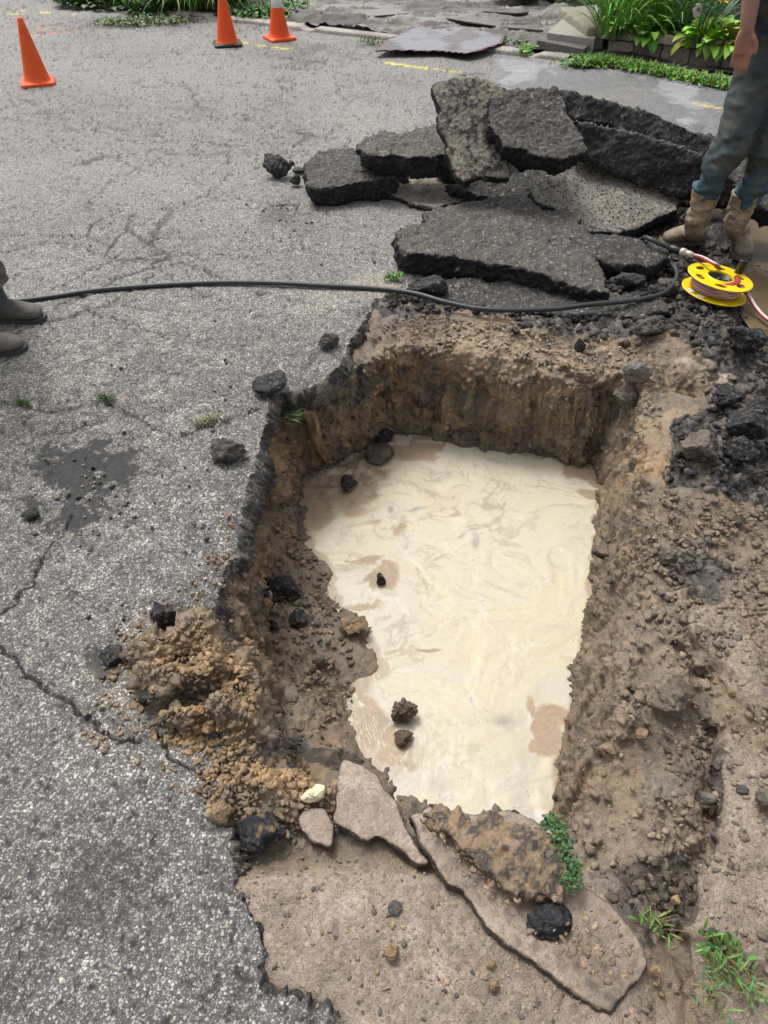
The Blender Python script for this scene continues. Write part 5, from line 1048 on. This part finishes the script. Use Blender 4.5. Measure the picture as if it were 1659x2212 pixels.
lily(onbed(1388, 78), .50, (.72, .66, .66), 'white lily standing above the left hosta'); lily(onbed(1366, 70), .52, (.70, .70, .74), 'white lily at the top of the daylily leaves'); lily(onbed(1402, 80), .42, (.66, .5, .52), 'pink-white lily between the daylily clumps')
lily(onbed(1528, 92), .32, (.78, .50, .06), 'yellow flower above the lime hosta', 'yellow_flower')
def pinwheel(p):
    root = link('garden_pinwheel', None, label='pink and white garden pinwheel on a stick beside the lime hosta', cat='pinwheel', loc=tuple(p)); ch('stick', MB().tube([(0, 0, 0), (0, 0, .22)], .004, 8).mesh('stick', flat('white_stick', (.7, .7, .7), .5)), root)
    for nm, c0, r0 in (('petal', (.70, .60, .64), 0), ):
        for q in range(6):
            th = q*1.047; c = Vector((.036*math.cos(th), -.012, .23+.036*math.sin(th))); me = mesh_np('petal', ICO2[0]*np.array([.022, .004, .022])+np.array(c), ICO2[1], flat('petal_plastic', (.66, .52, .56), .35)); ch('petal', me, root)
    ch('centre', mesh_np('centre', ICO2[0]*.012+np.array([0, -.018, .23]), ICO2[1], flat('green_centre', (.25, .12, .14), .4)), root)
pinwheel(onbed(1492, 88))
# grass strip in front of the wall, weeds along the kerb
def grass(name, label, pts, n, hmin, hmax, spread, col=LIME, zf=None, wd=.0045, kind='stuff', cat='grass', lr=.3):
    L = Leaves(); P = smooth_path([G(u, v, .01) for u, v in pts], 10)
    for i in range(n):
        t = random.random()*(len(P)-1.001); k = int(t); p = P[k].lerp(P[k+1], t-k)+Vector((random.gauss(0, spread), random.gauss(0, spread), 0)); x = random.random()
        z = (zv(p.x, p.y)-.004) if zf else p.z
        c = tuple(q*random.uniform(.6, 1.4) for q in col)
        if random.random() < lr: L.leaf((p.x, p.y, z+random.uniform(0, hmin)), random.uniform(0, 6.28), random.uniform(.1, .9), hmin*1.1, wd*3, .9, c, 'oval', seg=4)
        else: L.leaf((p.x, p.y, z), random.uniform(0, 6.28), random.uniform(.7, 1.5), random.uniform(hmin, hmax), wd, 1.5, c, 'blade', seg=4)
    return L.obj(name, label, cat, None, kind)
grass('grass', 'strip of bright green grass and weeds along the foot of the block wall', [(1262,140),(1310,136),(1390,150),(1480,168),(1590,188),(1720,220)], 6000, .025, .09, .06, (.17, .33, .05), wd=.006)
grass('weeds', 'weeds growing by the left end of the block wall', [(1240,142),(1270,132),(1300,128)], 600, .03, .09, .06, (.09, .2, .045), wd=.006, cat='weeds', lr=.6)
grass('weeds', 'low weeds between the kerb and the ribbed mat', [(1075,100),(1110,90),(1150,92)], 500, .03, .09, .06, (.13, .27, .05), wd=.007, cat='weeds', lr=.6)
grass('weeds', 'weeds in the kerb gap near the mat', [(1130,118),(1140,106)], 160, .03, .08, .03, (.15, .30, .04), wd=.007, cat='weeds')
grass('weeds', 'weeds along the kerb right of the cones', [(790,90),(830,98),(900,104),(985,112),(1020,118)], 420, .02, .07, .05, (.12, .2, .05), wd=.006, cat='weeds')
grass('grass', 'ragged grass at the far edge of the road by the orange paint', [(220,50),(270,52),(300,50),(360,48),(400,46)], 900, .03, .10, .10, (.15, .2, .07), wd=.006)
grass('weeds', 'green bushy weeds beside the banded cone', [(530,38),(560,34),(590,36),(612,22),(640,20)], 1500, .05, .18, .11, (.09, .22, .05), wd=.008, cat='weeds', lr=.6)
for i, (u, v, lb) in enumerate(((330, 20, 'leafy plant beside the road at the top left'), (390, 16, 'strap-leaved plant left of the black-based cone'), (430, 18, 'strap-leaved clump left of the middle cone'), (460, 16, 'strap-leaved clump behind the middle cone'), (360, 2, 'strap-leaved clump at the top edge, left'), (250, 8, 'dark low plant at the top left verge'), (505, 10, 'strap-leaved clump between the two far cones'), (180, 4, 'dark plant at the far left verge'))):
    if i in (0, 5, 7): clump(G(u, v, .03), 190, .28, .12, .028, (.06, .13, .035), (.2, 1.4), 1.2, 'oval', seg=4).obj('verge_plant', lb, 'plant', 'plants along the far verge')
    else: clump(G(u, v, .03), 120, .18, .62, .013, (.14, .25, .04), (.7, 1.45), 1.9, seg=8).obj('daylily', lb, 'daylily', 'plants along the far verge')
# yellow plastic tag hanging behind the cone
link('warning_tape', MB().box((0, 0, .25), (.05, .004, .12)).box((0, 0, .12), (.006, .006, .26)).mesh('warning_tape', flat('yellow_tape', (.8, .7, .02), .4), False), label='small yellow marker flag on a stake behind the banded cone', cat='marker flag', loc=tuple(G(668, 42, .03)))
def bush(name, lb, c, r, col, n=1500, cat='shrub'):
    root = link(name, None, label=lb, cat=cat, loc=tuple(c)); L = Leaves()
    for i in range(n):
        d = Vector((random.gauss(0, 1), random.gauss(0, 1), random.gauss(0, 1))).normalized(); k = random.random()**.4; p = Vector((d.x*r[0]*k, d.y*r[1]*k, r[2]*1.0+d.z*r[2]*k))
        lump = .75+.5*_h(np.array([int(p.x*5)]), np.array([int(p.y*5)]), np.array([int(p.z*5)]), 3)[0]
        L.leaf(p*1., random.uniform(0, 6.28), random.uniform(-.3, 1.2), .09, .022, 1., tuple(x*lump for x in col), 'oval', seg=3)
    L.obj('foliage', parent=root); mb = MB()
    for i in range(7): mb.tube([(random.uniform(-.05, .05), random.uniform(-.05, .05), 0), (random.uniform(-.4, .4)*r[0], random.uniform(-.4, .4)*r[1], r[2]*1.3)], [.015, .006], 6)
    ch('branches', mb.mesh('branches', flat('bark', (.06, .045, .03), .8)), root)
bush('shrub', 'dark shrub beyond the sidewalk at the top of the picture', G(1215, -8, .05), (.55, .5, .4), (.05, .10, .035), 2200)
bush('shrub', 'low bright green shrub beyond the muddy drive', G(1130, -2, .05), (.45, .35, .16), (.12, .24, .04), 1400)
bush('shrub', 'dark shrub at the top left beyond the verge', G(300, -30, .05), (.9, .5, .45), (.045, .09, .03), 2500)
bush('shrub', 'dark green shrub behind the middle cone', G(520, -35, .05), (.7, .45, .35), (.06, .13, .035), 2000)
# weeds round the pit
def weed(lb, pts, n, ln, wd, col, el=(.1, 1.3), prof='oval', z=.02, sp=.02, name='weed', droop=1.1, sm=None):
    L = Leaves(); P = smooth_path([G(u, v, z) for u, v in pts], 8)
    for i in range(n):
        t = random.random()*(len(P)-1.001); k = int(t); p = P[k].lerp(P[k+1], t-k)+Vector((random.gauss(0, sp), random.gauss(0, sp), random.uniform(0, .02)))
        L.leaf(p, random.uniform(0, 6.28), random.uniform(*el), ln*random.uniform(.6, 1.4), wd*random.uniform(.7, 1.3), droop, tuple(c*random.uniform(.55, 1.4) for c in col), prof, seg=4)
    if sm:
        for i in range(sm): a = random.choice(P); az = random.uniform(0, 6.28); L.leaf(a, az, .9, ln*2.6, .0012, .9, (.16, .09, .04), 'blade')
    return L.obj(name, lb, 'weed', None)
weed('dark green small-leaved weed creeping over the near right rim of the pit', [(1182,1792),(1196,1778),(1205,1810),(1222,1850),(1235,1880),(1226,1915)], 560, .009, .0028, (.05, .115, .035), sp=.010, z=.045, sm=14)
weed('small grassy weed in the mud right of the long slab', [(1392,1995),(1412,2000),(1435,2012)], 30, .026, .0028, (.12, .22, .045), prof='blade', sp=.008, z=.01, sm=10)
weed('trampled green grass in the crack at the near right corner', [(1540,2052),(1562,2090),(1600,2120),(1650,2165),(1720,2215)], 95, .030, .0028, (.11, .2, .05), prof='blade', sp=.014, z=.012, sm=20)
weed('trampled grass lower in the near right corner', [(1530,2110),(1545,2150),(1560,2180)], 40, .026, .0026, (.11, .19, .06), prof='blade', sp=.012, z=.010, sm=8)
weed('dark small weeds by the crack above the trampled grass', [(1530,2040),(1560,2050),(1590,2065)], 90, .018, .004, (.07, .16, .04), sp=.014, z=.01, sm=8)
weed('moss tuft in the road crack at the left edge', [(38,872),(66,880)], 150, .010, .003, (.06, .11, .03), sp=.006, z=.002, name='moss')
weed('moss tuft in the middle of the left road crack', [(215,862),(245,864)], 160, .010, .003, (.06, .11, .03), sp=.007, z=.002, name='moss')
weed('yellowish moss tuft in the crack near the pit', [(425,920),(450,912),(470,905)], 200, .008, .0025, (.16, .16, .045), sp=.010, z=.002, name='moss')
weed('small green sprout on the road left of the biggest slab', [(835,605),(862,602)], 110, .018, .004, (.12, .24, .04), sp=.012, z=.003, name='sprout')
L = Leaves()
for i in range(60):
    p = G(620, 905, -.10)+Vector((random.gauss(0, .02), random.gauss(0, .015), random.gauss(0, .005)+.01)); L.leaf(p, random.uniform(-.8, .9), random.uniform(-.2, .7), .05, .003, 1.3, (.06*random.uniform(.6, 1.3), .09, .022), 'blade', seg=4)
L.obj('grass_tuft', 'grass tuft growing out of the pit wall under the road lip', 'grass tuft')
# ================================================================ people
def merged(tubes, vox, n=18, sm=2):
    mb = MB()
    for t in tubes:
        pts, r = t[0], t[1]; k = t[2] if len(t) > 2 else 6; P = smooth_path(pts, k); rr = []
        N0 = len(pts)
        for i in range(len(P)):
            f = min(i/k, N0-1-1e-6); a = int(f); f -= a
            ra = r[a] if isinstance(r[a], tuple) else (r[a], r[a]); rb = r[a+1] if isinstance(r[a+1], tuple) else (r[a+1], r[a+1]); rr.append((ra[0]*(1-f)+rb[0]*f, ra[1]*(1-f)+rb[1]*f))
        b0, b1 = P[0], P[-1]; d0 = (P[0]-P[1]).normalized(); d1 = (P[-1]-P[-2]).normalized()
        if not (len(t) > 3 and t[3]):   # rounded ends
            e0 = [(P[0]+d0*min(rr[0])*a, (rr[0][0]*c, rr[0][1]*c)) for a, c in ((.85, .45), (.5, .85))]; e1 = [(P[-1]+d1*min(rr[-1])*a, (rr[-1][0]*c, rr[-1][1]*c)) for a, c in ((.5, .85), (.85, .45))]
            P = [e[0] for e in e0]+P+[e[0] for e in e1]; rr = [e[1] for e in e0]+rr+[e[1] for e in e1]
        mb.tube(P, rr, n)
    me = remesh(mb.mesh('m'), vox); lap(me, sm, .5); return me
def folds(me, amp, f, seed, s=(1, 1, 1), zr=None):
    P = getv(me).astype(float); Nn = getn(me); w = 1-np.abs(fbm(P*np.array(s), f, 3, seed))*2.4; a = amp*(w-.5)+amp*.5*fbm(P, f*3, 3, seed+1)
    if zr is not None: a = a*zr(P)
    setv(me, P+Nn*a[:, None])
def V3(*a): return Vector(a)
def worker(root_label, pos, J, cols, group='workers'):
    pass
def boot(root, toe, heel, ankle, top, col, rubber=False, r=.062, label=None):
    toe, heel, ankle, top = map(Vector, (toe, heel, ankle, top)); d = (toe-heel); d.z = 0; L = d.length; d = d/L; gz = heel.z
    b = heel+d*.03
    mid = heel+d*L*.55; ball_ = heel+d*L*.75
    me = merged([([b+V3(0, 0, .045), heel+d*L*.3+V3(0, 0, .055), mid+V3(0, 0, .05), ball_+V3(0, 0, .042), toe-d*.035+V3(0, 0, .036)], [(.036, .04), (.037, .05), (.042, .044), (.048, .034), (.040, .026)], 6),
                 ([b+d*.03+V3(0, 0, .05), ankle, ankle.lerp(top, .5), top], [(.044, .05), (r*.88, r*.95), (r, r), (r*1.12, r*1.12)], 6, True)], .0065)
    folds(me, .007, 13, 700+int(L*100), (1, 1, 2), lambda P: np.clip((P[:, 2]-gz-.06)*9, .15, 1)*(np.clip((gz+.34-P[:, 2])*8, .2, 1)))
    P = getv(me).astype(float); f = fbm(P, 9, 4, 710); f2 = fbm(P, 30, 3, 711); c = np.array(col)*(1+.5*f+.3*f2)[:, None]; m = ss(.10+.06*f-(P[:, 2]-gz), -.02, .05)[:, None]*.6; c = c*(1-m)+np.array([.17, .14, .105])*m; me2 = me
    setcol(me2, np.clip(c, .01, .6)); me2.materials.append(M_LEATHER); me2.name = 'boot'; rl = Vector(root.location); setv(me2, getv(me2)-np.array(rl)); bo = ch('boot', me2, root)
    if label: bo['label'] = label
    s = MB(); outl = []
    side = V3(-d.y, d.x, 0)
    for (t, w) in ((-.0, .018), (.04, .034), (.3, .034), (.5, .036), (.72, .049), (.86, .046), (.95, .033), (1.0, .014)): outl.append((heel+d*(L*t), w))
    ring = [p+side*w for p, w in outl]+[p-side*w for p, w in reversed(outl)]; n = len(ring)
    V = [p+V3(0, 0, z)-rl for z in (.0, .020) for p in ring]; s.add(V, [tuple(range(n-1, -1, -1)), tuple(range(n, 2*n))]+[(i, (i+1) % n, n+(i+1) % n, n+i) for i in range(n)])
    ch('sole', s.mesh('sole', flat('muddy_sole', (.10, .085, .065) if not rubber else (.05, .055, .055), .7, bump=.002), False), bo, loc=None)
def person_right():
    f1 = G(1500, 536, -.035); f2 = G(1590, 545, -.035)
    root = link('person', None, label='man standing beside the asphalt pile in muddy jeans and brown boots, hand in his pocket', cat='person', loc=(f1.x+.1, f1.y, -.035)); rl = np.array(root.location)
    y1, y2 = 3.66, 3.60
    hipc = PY(1688, 62, 3.74); kL, kR = PY(1572, 325, 3.58), PY(1662, 318, 3.52)
    shoulders_z = 1.42; cx, cy = hipc.x, hipc.y
    # boots
    boot(root, G(1424, 527, -.035), G(1520, 524, -.035), PY(1504, 487, 3.66), PY(1527, 412, 3.655), (.27, .212, .145), label='muddy brown boot pointing left')
    boot(root, G(1606, 566, -.035), G(1588, 519, -.035), PY(1590, 480, 3.68), PY(1612, 416, 3.66), (.29, .23, .16), label='muddy brown boot pointing toward the reel')
    # jeans
    def leg(pts): return ([p for p, r in pts], [r for p, r in pts], 6)
    mL = leg([(PY(1672, 40, 3.74), (.125, .11)), (PY(1648, 120, 3.72), (.100, .10)), (PY(1622, 195, 3.69), .092), (PY(1597, 270, 3.65), .086), (PY(1574, 328, 3.63), .083), (PY(1545, 375, 3.64), .082), (PY(1530, 412, 3.655), .076), (PY(1527, 426, 3.655), .075)])
    mR = leg([(PY(1712, 40, 3.74), (.125, .11)), (PY(1722, 120, 3.72), (.10, .10)), (PY(1704, 200, 3.68), .092), (PY(1682, 270, 3.65), .086), (PY(1655, 335, 3.62), .080), (PY(1632, 385, 3.64), .080), (PY(1617, 424, 3.66), .076), (PY(1615, 440, 3.66), .075)])
    pel = ([PY(1698, -30, 3.74), PY(1696, 40, 3.74), PY(1694, 95, 3.73)], [(.165, .115), (.175, .12), (.15, .11)], 6)
    me = merged([mL+(True,), mR+(True,), pel], .009)
    folds(me, .015, 6.0, 720, (1, 1, 1.9), lambda P: np.where(P[:, 2] < .55, 1, .45)); P = getv(me).astype(float)
    f = fbm(P, 5, 4, 722); f2 = fbm(P, 18, 3, 723); z = P[:, 2]; c = np.tile(np.array([.068, .084, .088]), (len(P), 1)); q = ss(.40+.10*f-z, -.05, .05)[:, None]; c = c*(1-q)+np.array([.06, .115, .15])*q
    q = ss(z+.08*f, .78, .9)[:, None]; c = c*(1-q)+np.array([.035, .05, .06])*q; q = (ss(f2, -.1, .6)*.5)[:, None]; c = c*(1-q)+np.array([.125, .115, .09])*q; c = c*(1+.3*f)[:, None]
    setcol(me, np.clip(c, .01, .5)); setv(me, P-rl); me.materials.append(M_CLOTH); ch('jeans', me, root)
    # body under the clothes, head, arms and hands as one surface
    sh = V3(cx, cy+.01, 1.40); nk = V3(cx, cy+.01, 1.50); hd = V3(cx, cy-.01, 1.63)
    wr = PY(1614, 62, 3.60); el_ = PY(1640, -130, 3.68); shl = V3(cx-.19, cy, 1.41)
    tubes = [([V3(cx, cy, .88), V3(cx, cy, 1.1), V3(cx, cy, 1.3), sh], [(.14, .095), (.14, .09), (.165, .10), (.13, .08)], 6), ([sh, nk, hd-V3(0, 0, .08)], [.07, .056, .055], 5),
             ([hd-V3(0, .02, .06), hd-V3(0, .01, .02), hd+V3(0, 0, .05), hd+V3(0, .0, .09)], [(.052, .062), (.068, .085), (.073, .092), (.055, .07)], 6), ([hd+V3(0, -.085, .01), hd+V3(0, -.108, -.02), hd+V3(0, -.09, -.035)], [.009, .012, .011], 4),
             ([hd+V3(-.07, .005, .015), hd+V3(-.085, .01, .0), hd+V3(-.075, .008, -.03)], [.010, .014, .008], 4), ([hd+V3(.07, .005, .015), hd+V3(.085, .01, .0), hd+V3(.075, .008, -.03)], [.010, .014, .008], 4),
             ([shl+V3(.03, 0, 0), shl.lerp(el_, .5), el_], [.058, .048, .042], 6), ([el_, el_.lerp(wr, .35), wr], [.042, .043, .028], 6),
             ([V3(cx+.16, cy, 1.40), V3(cx+.24, cy, 1.12), V3(cx+.22, cy-.10, .90)], [.056, .044, .028], 6)]
    for mm in (mL, mR): tubes.append((mm[0][:-1], [min(q) * .4 if isinstance(q, tuple) else q*.4 for q in mm[1][:-1]], 5))
    def hand(w, dn, sd, fw):   # wrist, pointing direction, thumb side, front
        dn, sd, fw = dn.normalized(), sd.normalized(), fw.normalized()
        tubes.append(([w, w+dn*.035, w+dn*.085], [(.028, .022), (.040, .020), (.041, .017)], 5))
        for i, (o, l) in enumerate(((-.030, .070), (-.010, .080), (.010, .075), (.029, .058))):
            b = w+dn*.085+sd*o*-1; tubes.append(([b, b+dn*l*.45+fw*.006, b+dn*l*.8+fw*.012, b+dn*l+fw*.02], [.0098, .0092, .0085, .0075], 4))
        b = w+dn*.03+sd*.030; tubes.append(([b, b+sd*.018+dn*.025+fw*.01, b+sd*.022+dn*.055+fw*.014], [.014, .0115, .0095], 4))
    hand(wr, V3(.10, .0, -1), V3(1, -.5, 0), V3(.2, 1, 0)); hand(V3(cx+.22, cy-.10, .90), V3(-.15, -.05, -1), V3(-1, -.2, 0), V3(0, 1, 0))
    me = merged(tubes, .0052, 14, 1); P = getv(me).astype(float); f = fbm(P, 14, 3, 730); c = np.array([.42, .225, .165])*(1+.22*f)[:, None]; q = np.exp(-((P[:, 2]-wr.z+.06)/.05)**2)[:, None]*.35; c = c*(1-q)+np.array([.44, .18, .14])*q
    setcol(me, c); setv(me, P-rl); me.materials.append(vcolmat('skin', .55, .4, .08, 60., .0015, sub=.08)); ch('body', me, root)
    me = merged([([hd+V3(0, .02, .03), hd+V3(0, .012, .075), hd+V3(0, .01, .10)], [(.079, .093), (.078, .094), (.05, .065)], 5)], .007); folds(me, .006, 30, 733, (1, 1, .4)); P = getv(me); setcol(me, np.tile(np.array([.05, .033, .02]), (len(P), 1))); setv(me, P-rl); me.materials.append(M_CLOTH); ch('hair', me, root)
    # eyes and mouth
    for k in (-1, 1): ch('eye', mesh_np('eye', ICO1[0]*.011+np.array(hd+V3(k*.032, -.083, .012))-rl, ICO1[1], flat('eye', (.5, .48, .45), .2)), root)
    # shirt
    S1 = merged([([PY(1698, 85, 3.72), V3(cx, cy, 1.0), V3(cx, cy, 1.2), V3(cx, cy, 1.36), V3(cx, cy, 1.46)], [(.178, .135), (.178, .128), (.18, .12), (.19, .115), (.075, .07)], 6, True), ([shl+V3(.03, 0, 0), shl.lerp(el_, .55)], [.075, .068], 6, True), ([V3(cx+.16, cy, 1.40), V3(cx+.21, cy, 1.22)], [.075, .068], 6, True)], .009)
    folds(S1, .016, 6, 740, (1, 1, 1)); P = getv(S1).astype(float); c = np.array([.035, .045, .058])*(1+.4*fbm(P, 7, 3, 741))[:, None]; setcol(S1, c); setv(S1, P-rl); S1.materials.append(M_CLOTH); ch('shirt', S1, root)
person_right()
def person_left():
    tA, hA = G(102, 690, .0), G(5, 690, 0); hA = tA+V3(-.25, -.02, 0); tB = G(62, 752, 0); hB = tB+V3(-.24, -.09, 0)
    root = link('person', None, label='man at the left edge in dusty grey trousers and grey rubber boots', cat='person', loc=(hA.x, hA.y, 0)); rl = np.array(root.location)
    aA = hA+V3(.06, 0, .11); aB = hB+V3(.06, .02, .11)
    boot(root, tA, hA, aA, hA+V3(.03, 0, .30), (.075, .09, .10), True, .06, 'grey rubber boot farther from the viewer'); boot(root, tB, hB, aB, hB+V3(.03, .02, .30), (.23, .23, .225), True, .062, 'dusty pale grey boot nearer the viewer')
    cx, cy = (hA.x+hB.x)/2-.03, (hA.y+hB.y)/2
    mA = ([V3(cx, cy+.09, .92), V3(cx+.04, cy+.12, .55), hA+V3(.03, 0, .33), hA+V3(.07, .0, .17)], [(.11, .11), .092, .085, .083], 6, True); mB = ([V3(cx, cy-.09, .92), V3(cx+.04, cy-.10, .55), hB+V3(.03, 0, .33), hB+V3(.06, .01, .18)], [(.11, .11), .092, .085, .083], 6, True)
    me = merged([mA, mB, ([V3(cx, cy, 1.0), V3(cx, cy, .86)], [(.12, .17), (.12, .16)], 5)], .010); folds(me, .022, 6, 750, (1, 1, 1.6)); P = getv(me).astype(float); f = fbm(P, 8, 4, 751)
    setcol(me, np.clip(np.array([.20, .185, .16])*(1+.5*f)[:, None], .01, .6)); setv(me, P-rl); me.materials.append(M_CLOTH); ch('trousers', me, root)
    hd = V3(cx+.02, cy, 1.65); sh = V3(cx, cy, 1.42)
    tubes = [([V3(cx, cy, .9), V3(cx, cy, 1.15), V3(cx, cy, 1.3), sh], [(.09, .14), (.09, .135), (.1, .165), (.08, .13)], 6), ([sh, V3(cx, cy, 1.52), hd-V3(0, 0, .07)], [.07, .056, .055], 5), ([hd-V3(-.02, 0, .06), hd-V3(-.01, 0, .02), hd+V3(0, 0, .05), hd+V3(0, 0, .09)], [(.062, .052), (.085, .068), (.092, .073), (.07, .055)], 6),
             ([hd+V3(.085, 0, .01), hd+V3(.108, 0, -.02), hd+V3(.09, 0, -.035)], [.009, .012, .011], 4)]
    for k in (1, -1):
        w = V3(cx+.05, cy+k*.26, .86); tubes.append(([V3(cx, cy+k*.17, 1.4), V3(cx-.02, cy+k*.24, 1.12), w], [.056, .044, .028], 6)); tubes.append(([w, w-V3(0, 0, .08)], [(.026, .038), (.018, .04)], 4))
        for i, l in enumerate((.07, .08, .075, .058)): b = w+V3(-.028+.019*i, 0, -.085); tubes.append(([b, b+V3(.004, -k*.01, -l*.6), b+V3(.012, -k*.02, -l)], [.0095, .009, .0075], 4))
        tubes.append(([w+V3(.03, 0, -.03), w+V3(.05, -k*.01, -.06), w+V3(.052, -k*.02, -.085)], [.013, .011, .009], 4))
    for k, h in ((1, hA), (-1, hB)): tubes.append(([V3(cx, cy+k*.09, .9), V3(cx+.02, cy+k*.1, .5), h+V3(.04, 0, .15)], [.08, .055, .04], 5))
    me = merged(tubes, .0065, 14, 1); P = getv(me); setcol(me, np.tile(np.array([.46, .24, .17]), (len(P), 1))); setv(me, P-rl); me.materials.append(vcolmat('skin_tone', .55, .4, .08, 60., .0015)); ch('body', me, root)
    me = merged([([V3(cx, cy, .98), V3(cx, cy, 1.2), V3(cx, cy, 1.38), V3(cx, cy, 1.47)], [(.13, .18), (.12, .175), (.12, .19), (.07, .075)], 6, True)]+[([V3(cx, cy+k*.16, 1.4), V3(cx-.01, cy+k*.22, 1.2)], [.075, .068], 6, True) for k in (1, -1)], .011); folds(me, .016, 6, 760)
    P = getv(me); setcol(me, np.tile(np.array([.10, .12, .15]), (len(P), 1))); setv(me, P-rl); me.materials.append(M_CLOTH); ch('shirt', me, root)
    me = merged([([hd+V3(-.02, 0, .03), hd+V3(-.012, 0, .075), hd+V3(-.01, 0, .10)], [(.093, .079), (.094, .078), (.065, .05)], 5)], .008); P = getv(me); setcol(me, np.tile(np.array([.06, .04, .025]), (len(P), 1))); setv(me, P-rl); me.materials.append(M_CLOTH); ch('hair', me, root)
person_left()
